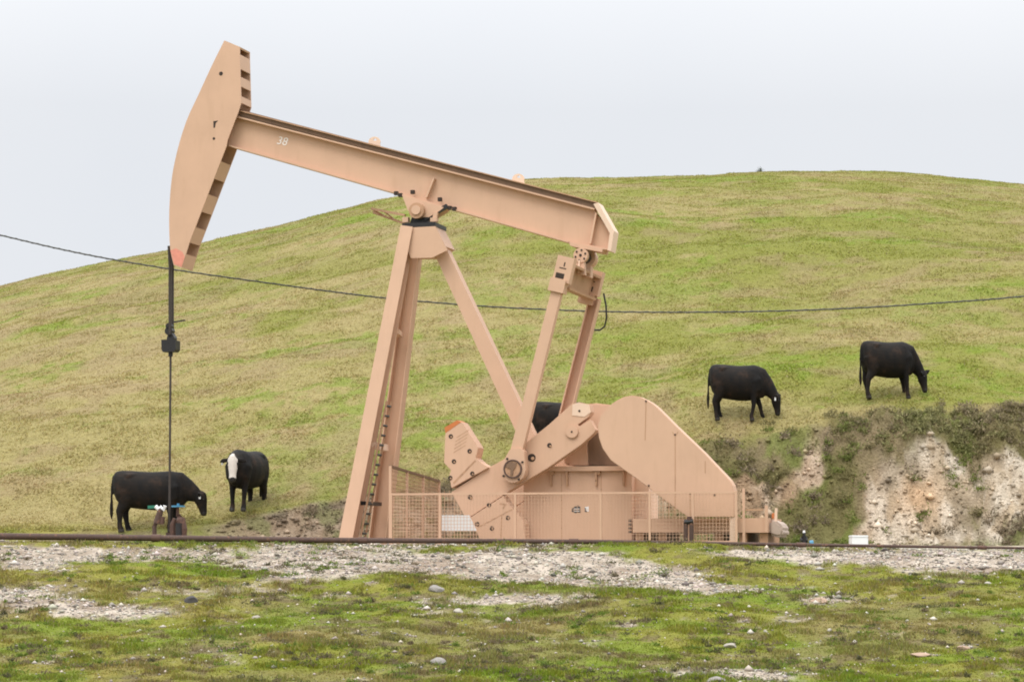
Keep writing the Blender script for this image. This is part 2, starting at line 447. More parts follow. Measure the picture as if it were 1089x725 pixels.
# foreground sward
X, Y = scatter(420000, 39.0, 56.8, .2)
Z = H(X, Y); c, q, r, g, b, ba = albedo(X, Y, Z)
clump = fbm(X * 2.2, Y * 2.2, 3, 91)
keep = rng.uniform(0, 1, len(X)) > np.clip(g, 0, 1) ** .8 * 1.02
keep &= rng.uniform(0, 1, len(X)) < .35 + 1.3 * sstep(.3, .65, clump)
keep &= rng.uniform(0, 1, len(X)) < 1 - .75 * sstep(54.8, 55.6, Y)
X, Y, c, clump = X[keep], Y[keep], c[keep], clump[keep]
n = len(X)
h = (.016 + .046 * sstep(.45, .78, clump)) * rng.uniform(.4, 1.5, n)
v = rng.uniform(.78, 1.30, n)[:, None] * rng.uniform(.88, 1.12, (n, 3))
cb = np.clip(c * v * 1.2, 0, .6)
dry = rng.uniform(0, 1, n) < .05
cb[dry] = np.array([.34, .28, .15]) * rng.uniform(.6, 1.2, dry.sum())[:, None]
o = tri_mesh('grass', blades(X, Y, h, rng.uniform(.015, .04, n), cb, .9), 3, [(0, 1, 2)], cb, lm)
tag(o, 'short green and straw-coloured grass covering the slope in front of the pumpjack', 'grass', kind='stuff')

# hillside pasture
X, Y = scatter(560000, 65.0, 119.0, .2, 1.25)
Z = H(X, Y); c, q, r, g, b, ba = albedo(X, Y, Z)
clump = fbm(X * 1.3, Y * 1.5, 5, 93, .6)
keep = rng.uniform(0, 1, len(X)) < .55 + .5 * sstep(.35, .65, clump)
keep &= rng.uniform(0, 1, len(X)) > np.maximum(ba, b * .5)
X, Y, c, clump = X[keep], Y[keep], c[keep], clump[keep]
n = len(X)
h = (.016 + .022 * sstep(.35, .8, clump)) * rng.uniform(.4, 1.6, n)
v = rng.uniform(.84, 1.18, n)[:, None] * rng.uniform(.93, 1.07, (n, 3))
cb = np.clip(c * v * 1.42, 0, .6)
dry = rng.uniform(0, 1, n) < .05
cb[dry] = np.array([.36, .30, .16]) * rng.uniform(.6, 1.2, dry.sum())[:, None]
o = tri_mesh('pasture_grass', blades(X, Y, h, rng.uniform(.03, .08, n), cb, 1.2), 3, [(0, 1, 2)], cb, lm)
tag(o, 'cropped pale green and straw pasture covering the rounded hillside', 'grass', kind='stuff')

# ragged weeds
X, Y = scatter(2600, 39.5, 56.0, .2)
kw = fbm(X * .7, Y * .7, 4, 101); keep = rng.uniform(0, 1, len(X)) < sstep(.45, .68, kw) * .8 + .06
X, Y, kw = X[keep], Y[keep], kw[keep]; n = len(X)
kd = rng.uniform(0, 1, n)
col0 = np.where((kd > .6)[:, None], np.array([.13, .185, .03]), np.where((kd > .3)[:, None], np.array([.10, .095, .045]), np.array([.17, .135, .08])))
WEEDS = (X, Y, n, col0)

# loose gravel
OCT_V = np.array([(1, 0, 0), (0, 1, 0), (-1, 0, 0), (0, -1, 0), (0, 0, .8), (0, 0, -.8)], float)
OCT_F = [(0, 1, 4), (1, 2, 4), (2, 3, 4), (3, 0, 4), (1, 0, 5), (2, 1, 5), (3, 2, 5), (0, 3, 5)]
def pebbles(X, Y, s):
    n = len(X); Z = H(X, Y) + s * .25
    a = rng.uniform(0, 2 * np.pi, n)
    k = OCT_V[None] * rng.uniform(.55, 1.3, (n, 6, 1)) * s[:, None, None]
    x = k[..., 0] * np.cos(a)[:, None] - k[..., 1] * np.sin(a)[:, None]; y = k[..., 0] * np.sin(a)[:, None] + k[..., 1] * np.cos(a)[:, None]
    V = np.stack([x + X[:, None], y + Y[:, None], k[..., 2] * .8 + Z[:, None]], -1)
    return V.reshape(-1, 3)
X, Y = scatter(120000, 39.0, 57.0, .2)
Z = H(X, Y); c, q, r, g, b, ba = albedo(X, Y, Z)
keep = rng.uniform(0, 1, len(X)) < g ** 1.3 * .85 + .028
X, Y = X[keep], Y[keep]; n = len(X)
s = np.clip(.014 * np.exp(rng.normal(0, .6, n)), .006, .085)
cb = np.array([.43, .385, .335]) * rng.uniform(.3, 1.4, n)[:, None] * rng.uniform(.94, 1.06, (n, 3))
o = tri_mesh('gravel', pebbles(X, Y, s), 6, OCT_F, np.clip(cb, 0, .75), sm)
tag(o, 'loose pale gravel strewn along the edge of the pump pad', 'gravel', kind='stuff')
# rubble on the cut bank
X, Y = scatter(60000, 63.8, 68.2, .2)
Z = H(X, Y); c, q, r, g, b, ba = albedo(X, Y, Z)
keep = rng.uniform(0, 1, len(X)) < ba * .45 + b * .04
X, Y, c = X[keep], Y[keep], c[keep]; n = len(X)
s = np.clip(.022 * np.exp(rng.normal(0, .65, n)), .01, .16)
o = tri_mesh('bank_rubble', pebbles(X, Y, s), 6, OCT_F, np.clip(c * rng.uniform(.5, 1.35, (n, 1)) * 1.05, 0, .72), sm)
tag(o, 'crumbled pale rock lying on the cut bank', 'rubble', kind='stuff')

# scrub: leaf clumps on the bank
def leaf_clumps(cx, cy, R, Hh, per, col0, size):
    n = len(cx); cz = H(cx, cy)
    P = rng.normal(0, .45, (n, per, 3)); P[..., 2] = np.abs(P[..., 2]) * 1.1
    P = P * np.stack([R, R, Hh], -1)[:, None] + np.stack([cx, cy, cz], -1)[:, None]
    P[..., 2] = np.maximum(P[..., 2], H(P[..., 0].ravel(), P[..., 1].ravel()).reshape(n, per))
    P = P.reshape(-1, 3); m = len(P)
    d1 = rng.normal(0, 1, (m, 3)); d1[:, 2] += .7; d1 /= np.linalg.norm(d1, axis=1)[:, None]
    d2 = rng.normal(0, 1, (m, 3)); d2 -= (d2 * d1).sum(1)[:, None] * d1; d2 /= np.linalg.norm(d2, axis=1)[:, None]
    ln = rng.uniform(.6, 1.5, (m, 1)) * size
    V = np.stack([P - d2 * ln * .22, P + d2 * ln * .22, P + d1 * ln], 1).reshape(-1, 3)
    cc = np.repeat(col0, per, 0) * rng.uniform(.6, 1.45, (m, 1))
    return V, cc
X, Y, n, col0 = WEEDS
V, cc = leaf_clumps(X, Y, rng.uniform(.05, .22, n), rng.uniform(.025, .07, n), 55, col0, .04)
o = tri_mesh('weeds', V, 3, [(0, 1, 2)], np.clip(cc, 0, .5), lm)
tag(o, 'ragged low weeds scattered through the foreground grass', 'weeds', kind='stuff')
X, Y = scatter(9000, 64.2, 69.0, .2)
Z = H(X, Y); c, q, r, g, b, ba = albedo(X, Y, Z)
w = sstep(330, 480, q) * 0 + b * (1 - ba) * (.25 + sstep(.4, .6, fbm(X * .8, Y * .8, 3, 95))) * sstep(650, 800, q) + b * (1 - ba) * .18 * sstep(350, 500, q)
zt = bank_top(q); yt = 64.5 + .8 * zt
w = w + .20 * np.exp(-((Y - yt) / .45) ** 2) * sstep(760, 900, q) * sstep(.35, .6, fbm(X * .6, Y * .6, 3, 96))
w = w + .05 * ba
keep = rng.uniform(0, 1, len(X)) < w * .42
X, Y, q, r = X[keep], Y[keep], q[keep], r[keep]; n = len(X)
kind = fbm(X * .5, Y * .5, 3, 97) + rng.normal(0, .08, n)
col0 = np.where((kind > .56)[:, None], np.array([.155, .19, .045]), np.where((kind > .46)[:, None], np.array([.20, .178, .08]), np.array([.22, .175, .118])))
upp = sstep(860, 960, q) * (1 - sstep(470, 500, r)); col0 = col0 * (1 - .5 * upp[:, None]) + np.array([.30, .25, .15]) * .5 * upp[:, None]
V, cc = leaf_clumps(X, Y, rng.uniform(.10, .28, n), rng.uniform(.06, .2, n), 70, col0, .065)
o = tri_mesh('scrub', V, 3, [(0, 1, 2)], np.clip(cc, 0, .5), lm)
tag(o, 'low olive and grey-brown scrub growing over the cut bank at the right', 'scrub', kind='stuff')

# ------------------------------------------------------------------ pumpjack frame
YAW = math.radians(14)
P0 = Vector((0, 60, 0)); AX = Vector((math.cos(YAW), -math.sin(YAW), 0)); LA = Vector((math.sin(YAW), math.cos(YAW), 0))
CAM = Vector((0, 0, CAM_Z))

def U(px, py, lat):
    d = ray(px, py); s = (lat - (CAM - P0).dot(LA)) / d.dot(LA)
    P = CAM + d * s
    return ((P - P0).dot(AX), P.z)
def U3(px, py, lat):
    x, z = U(px, py, lat); return Vector((x, lat, z))
def OUT(pts, lat): return [U(a, b, lat) for a, b in pts]
def toworld(x, y, z): return P0 + AX * x + LA * y + Vector((0, 0, z))

pump = empty('pumpjack', P0, -YAW)
tag(pump, 'tall tan-painted oil pumpjack standing on the gravel pad below the hill', 'pumpjack')
T, TD, TP = M['tan'], M['tan_dirty'], M['tan_pale']

# ---- walking beam
wf = -0.06     # web face
m = MB()
web = OUT([(243, 124), (254, 124), (632, 223), (651, 249), (648, 265), (605, 257), (243, 154.5)], wf)
m.prism(web, wf, .06)
def along(p, q_, lat0, lat1, thick, up):
    """flange plate following a line in pixels, from lat0 to lat1"""
    a = Vector(U(*p, lat0)); b_ = Vector(U(*q_, lat0)); t = (b_ - a).normalized(); nrm = Vector((-t.y, t.x)) * up
    return [tuple(a), tuple(b_), tuple(b_ + nrm * thick), tuple(a + nrm * thick)]
fl = .21
m.prism(along((246, 123.5), (632, 223.2), -fl, fl, .035, 1), -fl, fl)      # top flange
m.prism(along((243, 155.5), (606, 258.5), -fl, fl, .03, 1), -fl, fl)       # bottom flange
m.prism(along((604, 257.9), (648, 266.2), -fl, fl, .03, 1), -fl, fl)
beam = m.build('walking_beam', T, pump)
m = MB(); ln = along((252, 122.3), (634, 222.0), -.17, .17, .13, 1); m.prism(ln, -.17, .17); m.build('dark_rail', M['rail_brown'], beam)  # recessed rail in a darker brown than the beam
m = MB(); ln = along((255.5, 118.6), (634.5, 215.7), -.235, .235, .022, 1); m.prism(ln, -.235, .235); m.build('cover_plate', TD, beam)
m = MB(); a = OUT([(631, 217), (636, 215.5), (653, 245.5), (649.5, 267), (646, 266), (648.5, 248)], -.24); m.prism(a, -.24, .24); m.build('end_plate', TP, beam)
m = MB(); m.prism(OUT([(633, 226), (634.6, 227), (628.5, 259), (626.5, 259)], -.2), -.2, -.061); m.build('stiffener', T, beam)
m = MB(); m.prism(OUT([(460.5, 189), (462, 189.5), (454, 210), (452, 210)], -.2), -.2, -.061); m.build('stiffener', T, beam)
for px, py in ((398, 151), (551, 190.5)):
    x, z = U(px, py, -.02)
    m = MB(); A_ = [math.radians(a_) for a_ in range(-20, 201, 17)]
    ou = [(x + .135 * math.cos(a_), z + .115 * math.sin(a_)) for a_ in A_]; inn = [(x + .01 + .04 * math.cos(a_), z + .035 + .04 * math.sin(a_)) for a_ in A_]
    for k in range(len(A_) - 1): m.prism([ou[k], ou[k + 1], inn[k + 1], inn[k]], -.015, .015)
    m.prism([ou[0], inn[0], inn[-1], ou[-1], (x - .14, z - .08), (x + .14, z - .12)], -.015, .015)
    m.build('lifting_eye', TP, beam)
# painted number
fc = bpy.data.curves.new('num', 'FONT'); fc.body = '38'; fc.size = .25; fc.extrude = .002; fc.align_x = 'CENTER'; fc.align_y = 'CENTER'; fc.shear = .15
fo = bpy.data.objects.new('num', fc); COL.objects.link(fo)
bpy.context.view_layer.update()
tme = bpy.data.meshes.new_from_object(fo.evaluated_get(bpy.context.evaluated_depsgraph_get()))
bpy.data.objects.remove(fo)
tme.materials.clear(); tme.materials.append(M['whitemark'])
to = bpy.data.objects.new('painted_number', tme); COL.objects.link(to); to.parent = beam
x, z = U(300, 150.5, wf); to.location = (x, wf - .005, z)
to.rotation_euler = (math.pi / 2, math.radians(12), 0)

# ---- horse head
hl = .34
near = [(238.6, 43.2), (255, 50), (255, 58), (256.5, 109.5), (253.5, 119), (242, 149), (241, 155), (201.4, 258), (193, 285), (184.8, 282), (181, 266), (180, 245), (180, 219.5), (182, 190), (186.5, 170), (192, 150), (201, 122), (209.7, 104.5), (224.6, 71.4)]
def smooth_arc(P, n=4):
    out = []
    for i in range(len(P) - 1):
        p0, p1, p2, p3 = (Vector(P[k]) for k in (max(i - 1, 0), i, i + 1, min(i + 2, len(P) - 1)))
        for k in range(n):
            t = k / n
            out.append(tuple(.5 * ((2 * p1) + (p2 - p0) * t + (2 * p0 - 5 * p1 + 4 * p2 - p3) * t * t + (3 * p1 - p0 - 3 * p2 + p3) * t ** 3)))
    return out + [P[-1]]
arc_px = [(184.8, 282), (181.2, 266), (180, 245), (180.2, 219.5), (182.4, 192), (186.3, 170), (192.5, 146), (200.2, 124), (210.5, 102), (224.6, 71.4), (238.6, 43.2)]
near = near[:9] + smooth_arc(arc_px)[:-1]
xz = OUT(near, -hl)
m = MB()
m.prism(xz, -hl, -hl + .03); m.prism(xz, hl - .03, hl)
def strip(pts, y0, y1, th):
    """plate between the cheeks following part of the outline, set in by th"""
    cen = Vector((sum(p[0] for p in xz) / len(xz), sum(p[1] for p in xz) / len(xz)))
    ins = []
    for p in pts:
        d = (cen - Vector(p)).normalized(); ins.append(tuple(Vector(p) + d * th))
    m_ = pts + ins[::-1]
    return m_
arc = xz[9:] + [xz[0]]
m.prism(strip(arc, 0, 0, .04), -hl + .03, hl - .03)
m.prism(strip([xz[0], xz[1]], 0, 0, .04), -hl + .03, hl - .03)
head = m.build('horse_head', T, pump)
def lerp2(a, b, t): return (a[0] + (b[0] - a[0]) * t, a[1] + (b[1] - a[1]) * t)
lowA, lowB = xz[6], xz[8]
low = [xz[6], xz[7], xz[8]]
def batten(a, b):
    d = (Vector(b) - Vector(a)).normalized(); nrm = Vector((d.y, -d.x))
    if nrm.x > 0: nrm = -nrm
    q_ = [a, b, tuple(Vector(b) + nrm * .03), tuple(Vector(a) + nrm * .03)]
    m = MB(); m.prism(q_, -hl + .032, hl - .032); m.build('batten', T, head)
for t0, t1 in ((.16, .34), (.50, .68), (.84, 1.0)):
    batten(lerp2(xz[6], xz[7], t0), lerp2(xz[6], xz[7], t1))
batten(lerp2(xz[7], xz[8], .45), lerp2(xz[7], xz[8], .98))
for t0, t1 in ((.0, .30), (.46, .66), (.86, 1.0)):
    batten(lerp2(xz[2], xz[3], t0), lerp2(xz[2], xz[3], t1))
m = MB(); m.prism(OUT([(181.3, 266.5), (187, 264), (194, 268), (196.6, 273), (193.2, 283.8), (185.2, 281)], -hl), -hl - .004, -hl - .0005); m.build('red_paint_patch', M['pinkred'], head)
for px, py, r_ in ((235, 78.5, .045), (227.5, 147.5, .03)):
    x, z = U(px, py, -hl); m = MB(); m.disc(x, z, r_, -hl - .004, -hl - .0005, 14); m.build('pin_hole_shade', M['hole'], head)  # dark disc painted as the shade inside a hole
m = MB(); m.prism(OUT([(227, 129), (232, 128.5), (229.5, 131), (228.6, 136), (227, 136)], -hl), -hl - .004, -hl - .0005); m.build('scuff_mark', M['hole'], head)

# ---- bridle, carrier bar, polished rod
fx = U(183, 284, 0)
topz = U(181, 262, 0); 
for s_ in (-.085, .085):
    m = MB()
    x0, z0 = U(181.0, 262, 0); x1, z1 = U(182.8, 284, 0); x2, z2 = U(182.2, 356, 0)
    m.tube([(x0 + .0, s_, z0), (x1 - .015, s_, z1), (x1 - .01, s_, (z1 + z2) / 2), (x2, s_, z2)], .032, 8); m.build('bridle_cable', M['cable'], pump)
m = MB(); xr, zb = U(181.5, 368, 0)
zt_ = U(181.5, 361.5, 0)[1]; z2 = U(181.5, 374.5, 0)[1]
m.prism([(xr - .16, z2 + .05), (xr - .13, z2), (xr + .13, z2), (xr + .17, z2 + .05), (xr + .17, zt_ - .02), (xr + .1, zt_), (xr - .17, zt_)], -.14, .14)
cb_ = m.build('carrier_bar', M['black_steel'], pump)
m = MB()
for py, r_, dx in ((347, .07, -.02), (352, .09, -.02), (356.5, .06, .02), (360, .09, .03)):
    x, z = U(181.5, py, 0); m.disc(x + dx, z, r_, -.09, .09, 10)
m.build('rope_clamp', M['black_steel'], cb_)
m = MB(); z3 = U(181, 379, 0)[1]; m.tube([(xr, 0, z2), (xr, 0, z3)], .05, 10); m.build('rod_clamp', M['black_steel'], cb_)
m = MB(); a = U3(185, 342.5, -.05); b_ = U3(197, 340.5, -.05); m.bar(a, b_, .03, .03); m.build('cable_bracket', M['black_steel'], cb_)
xb = U(180.2, 548, 0)
m = MB(); m.tube([(xr, 0, z3 + .1), (xb[0], 0, xb[1] - .3)], .026, 8); m.build('polished_rod', M['cable'], pump)

# ---- samson post
def hbeam(m, p0, p1, w0, w1, d):
    """H section: two flanges across + web"""
    ref = Vector((0, 1, 0)); t = (p1 - p0).normalized(); r_ = (ref - t * ref.dot(t)).normalized(); u = t.cross(r_)
    for s_ in (-1, 1):
        m.bar(p0 + r_ * (s_ * d / 2), p1 + r_ * (s_ * d / 2), w0, .03, w1=w1)
    m.bar(p0, p1, .03, d - .034, w1=.03)
ntop, nbase = U3(434.5, 242, -.36), U3(369.5, 579, -1.1)
ftop, fbase = U3(444, 246, .36), U3(402.5, 579, 1.1)
def channel(m, p0, p1, w0, w1, d0, d1, rec=.30):
    """web set back between two side flanges, open towards the viewer's side"""
    ref = Vector((0, 1, 0)); t = (p1 - p0).normalized(); r_ = (ref - t * ref.dot(t)).normalized(); u = t.cross(r_)
    for s_ in (-1, 1):
        m.bar(p0 + u * (s_ * (w0 / 2 - .014)), p1 + u * (s_ * (w1 / 2 - .014)), .028, d0, d1=d1)
    m.bar(p0 + r_ * (d0 * rec), p1 + r_ * (d1 * rec), w0 - .058, .03, w1=w1 - .058)
def hbeam2(m, p0, p1, w0, w1, d0, d1):
    ref = Vector((0, 1, 0)); t = (p1 - p0).normalized(); r_ = (ref - t * ref.dot(t)).normalized()
    for s_ in (-1, 1):
        m.bar(p0 + r_ * (s_ * d0 / 2), p1 + r_ * (s_ * d1 / 2), w0, .03, w1=w1)
    m.bar(p0, p1, .03, d0 - .034, w1=.03, d1=d1 - .034)
m = MB(); hbeam2(m, ntop, nbase, .27, .30, .28, .40); nleg = m.build('samson_leg', T, pump)
m = MB(); channel(m, ftop, fbase, .27, .40, .28, .34, rec=.12); fleg = m.build('samson_leg', T, pump)
rtop, rbase = U3(470.5, 268, 0), U3(615, 578, 0)
m = MB(); m.bar(rtop, rbase, .29, .34, w1=.36); m.build('samson_leg', T, pump)
m = MB(); cap = OUT([(428, 242), (463, 240.6), (475, 264), (459, 274), (437, 274.5)], -.4)
m.prism(OUT([(436.5, 242), (463, 240.6), (476, 266), (459.5, 274), (437, 274.5), (432, 262)], -.47), -.47, -.44)
m.prism(OUT([(428, 242), (463, 240.6), (474, 262), (458, 272), (437, 272)], -.38), -.38, .38)
capo = m.build('post_cap', T, pump)
m = MB(); a = U(427.5, 241.8, -.45); b_ = U(463, 239.8, -.45); m.box(a[0], b_[0], -.45, .45, a[1], a[1] + .09); m.build('cap_plate', M['black_steel'], capo)
for t_, mt_, w_ in ((.33, T, .10), (.69, TP, .14), (.87, M['black_steel'], .08)):
    a = ntop.lerp(nbase, t_); b_ = ftop.lerp(fbase, t_)
    m = MB(); m.bar(a + Vector((.12, .17, 0)), b_ + Vector((-.05, -.17, 0)), w_, .12, ref=(1, 0, 0)); m.build('cross_strut', mt_, pump)
# ladder on the inner side of the near leg
m = MB()
off = Vector((.22, .12, 0))
la, lb = ntop.lerp(nbase, .55) + off, ntop.lerp(nbase, .98) + off
m.bar(la, lb, .04, .03); m.bar(la + Vector((.0, .34, 0)), lb + Vector((0, .34, 0)), .04, .03)
lad = m.build('ladder', TD, pump)
for k in range(14):
    p = la.lerp(lb, (k + .5) / 14); m = MB(); m.tube([p, p + Vector((0, .34, 0))], .026, 8); m.build('rung', M['black_steel'], lad)

# ---- centre bearing
m = MB(); m.prism(OUT([(427.5, 207.5), (472, 220.5), (468, 224), (456, 231), (438, 231), (433, 222)], -.26), -.26, .26); sad = m.build('saddle', T, pump)
x, z = U(444, 224.5, -.3)
m = MB(); m.disc(x, z, .17, -.40, .40); m.build('bearing_cap', TD, sad)
m = MB(); m.disc(x, z + .01, .10, -.44, .44); m.build('bearing_pin', T, sad)
m = MB(); m.prism(OUT([(436, 236.8), (439, 228), (452, 228), (456, 236.8)], -.22), -.22, .22); m.build('bearing_block', M['black_steel'], sad)
m = MB(); m.bar(U3(452, 233, -.2), U3(476, 219, -.2), .09, .1); m.build('bearing_strap', M['black_steel'], sad)
for px, py in ((421, 205.5), (425.5, 207.5), (478, 221), (483, 222), (438.5, 204.2), (467.5, 212)):
    x, z = U(px, py, -.22); m = MB(); m.box(x - .04, x + .04, -.24, -.14, z - .04, z + .04); m.build('bolt', M['hole'], sad)
for px0, px1, y0, y1 in ((428.5, 434.5, 235.6, 231), (458, 465, 235, 231.5)):
    x, z = U(px0, y0, -.3); x1, z1 = U(px1, y1, -.3); m = MB(); m.box(x, x1, -.34, -.2, z - .02, z1); m.build('bearing_lug', T, sad)
m = MB(); m.bar(U3(461.5, 238, -.25), U3(464, 226, -.25), .09, .1); m.build('bearing_lug', T, sad)
# service platform arms
m = MB()
m.bar(U3(395, 222, .2), U3(431, 229, -.1), .05, .04); m.bar(U3(397, 226, .5), U3(431, 238, .2), .05, .04)
m.bar(U3(395, 222, .2), U3(409, 230, .5), .04, .04); m.bar(U3(409, 225, .1), U3(420, 234, .4), .03, .03)
m.build('service_arm', TD, pump)

# ---- tail bearing + equalizer
m = MB(); m.prism(OUT([(605.5, 257.5), (641, 264.5), (640, 268), (634, 267), (611, 262.5), (606, 261)], -.3), -.3, .3); tb = m.build('tail_bearing', T, pump)
x, z = U(617.3, 271.4, -.42)
m = MB(); m.disc(x, z, .155, -.42, -.27); dd_ = m.build('bearing_disc', T, tb)
m = MB(); m.disc(x, z, .03, -.435, -.42, 10); m.build('bolt', M['hole'], dd_)
for k in range(6):
    m = MB(); m.disc(x + .11 * math.cos(k * 1.047 + .3), z + .11 * math.sin(k * 1.047 + .3), .022, -.435, -.42, 8); m.build('bolt', M['hole'], dd_)
m = MB(); m.disc(x, z, .2, .12, .42); d2_ = m.build('bearing_disc', T, tb)
m = MB(); m.disc(x, z, .12, -.27, .12); m.build('bearing_shaft', M['black_steel'], tb)
m = MB(); a = U(617, 277, -.36); e0 = U(607.5, 291, -.36); e1 = U(622.5, 292.5, -.36)
m.prism([(a[0] - .07, a[1]), (a[0] + .09, a[1]), e1, e0], -.40, -.24); m.build('bearing_pedestal', T, tb); m = MB(); m.prism([(a[0] - .07, a[1]), (a[0] + .12, a[1]), e1, e0], .14, .38); m.build('bearing_pedestal', T, tb)
m = MB(); m.prism([(a[0] - .015, a[1]), (a[0] + .015, a[1]), (a[0] - .01, e0[1]), (a[0] - .05, e0[1])], -.44, -.401)
m.build('pedestal_rib', TP, tb)
el = 1.5
ex, ez = U(598.5, 290, -el)
m = MB()
ang = math.radians(-14)
def eqbox(m, x0, x1, z0, z1, y0, y1):
    q_ = []
    for x_, z_ in ((x0, z0), (x1, z0), (x1, z1), (x0, z1)):
        q_.append((ex + x_ * math.cos(ang) - z_ * math.sin(ang), ez + x_ * math.sin(ang) + z_ * math.cos(ang)))
    m.prism(q_, y0, y1)
eqbox(m, -.17, .17, .18, .23, -1.28, 1.28); eqbox(m, -.17, .17, -.30, -.25, -1.28, 1.28); eqbox(m, -.02, .02, -.25, .18, -1.28, 1.28)
for yy in (-.75, -.2, .35, .9): eqbox(m, -.16, -.02, -.25, .18, yy, yy + .03)
eqo = m.build('equalizer', TD, pump)
for s_ in (-1, 1):
    m = MB(); eqbox(m, -.18, .18, -.20, .34, s_ * 1.4 - .13, s_ * 1.4 + .13); eqbox(m, -.21, .12, -.42, -.14, s_ * 1.4 - .18, s_ * 1.4 + .18)
    bl = m.build('end_block', T, eqo)
    m = MB(); eqbox(m, -.13, .05, -.13, -.02, s_ * 1.4 - .135, s_ * 1.4 - .1305); m.build('access_slot_shade', M['hole'], bl)  # dark plate stands in for the shade of a notch
    m = MB(); eqbox(m, -.09, .06, .08, .10, s_ * 1.4 - .135, s_ * 1.4 - .1305); m.build('casting_seam', M['hole'], bl)
    m = MB(); eqbox(m, -.01, .015, .13, .22, s_ * 1.4 - .135, s_ * 1.4 - .1305); m.build('casting_seam', M['hole'], bl)
# ---- pitman arms
pn0, pn1 = U3(592.5, 311, -1.42), U3(547.5, 490, -1.42)
m = MB(); m.bar(pn0, pn1, .215, .2, w1=.25); pit1 = m.build('pitman_arm', T, pump)
pf0, pf1 = U3(633, 317, 1.42), U3(591, 484, 1.42)
m = MB(); channel(m, pf0, pf1, .24, .26, .24, .24); pit2 = m.build('pitman_arm', T, pump)
def wrist(parent, cx_, cz_, lat, s_):
    y0, y1 = (lat - .16, lat + .12)
    m = MB(); pts = [(cx_ + .27 * math.cos(math.radians(a_)), cz_ + .29 * math.sin(math.radians(a_))) for a_ in range(-200, 25, 15)]
    pts += [(cx_ + .24, cz_ + .36), (cx_ + .16, cz_ + .44), (cx_ - .06, cz_ + .42)]
    m.prism(pts, y0, y1); w_ = m.build('wrist_bearing', T, parent, bevel=.012)
    m = MB(); n_ = 28
    for k in range(n_):
        a0, a1 = 2 * math.pi * k / n_, 2 * math.pi * (k + 1) / n_
        q_ = [(cx_ + r_ * math.cos(a_), cz_ + r_ * math.sin(a_)) for r_, a_ in ((.165, a0), (.195, a0), (.195, a1), (.165, a1))]
        m.prism(q_, y0 - .05, y0 - .001)
    m.build('bearing_ring', M['rust'], w_)
    m = MB(); m.disc(cx_, cz_, .165, y0 - .035, y0 - .001); m.build('bearing_cap', TD, w_)
    m = MB(); m.prism([(cx_ - .15, cz_ + .05), (cx_ - .06, cz_ + .15), (cx_ + .09, cz_ + .12), (cx_ + .06, cz_ + .03), (cx_ + .02, cz_ - .02), (cx_ + .01, cz_ - .13), (cx_ - .05, cz_ - .13), (cx_ - .04, cz_ + .0)], y0 - .055, y0 - .036); m.build('pin_retainer', M['rail_brown'], w_)
    for a_ in (35, 120, 215, 300):
        m = MB(); m.disc(cx_ + .245 * math.cos(math.radians(a_)), cz_ + .245 * math.sin(math.radians(a_)), .025, y0 - .02, y0 - .001, 8); m.build('bolt', M['hole'], w_)
wx, wz = U(545.6, 498.5, -1.58); wrist(pit1, wx, wz, -1.42, 1)
wx2, wz2 = U(588, 494, 1.42)
m = MB(); m.disc(wx2, wz2, .27, 1.28, 1.56); m.build('wrist_bearing', T, pit2)

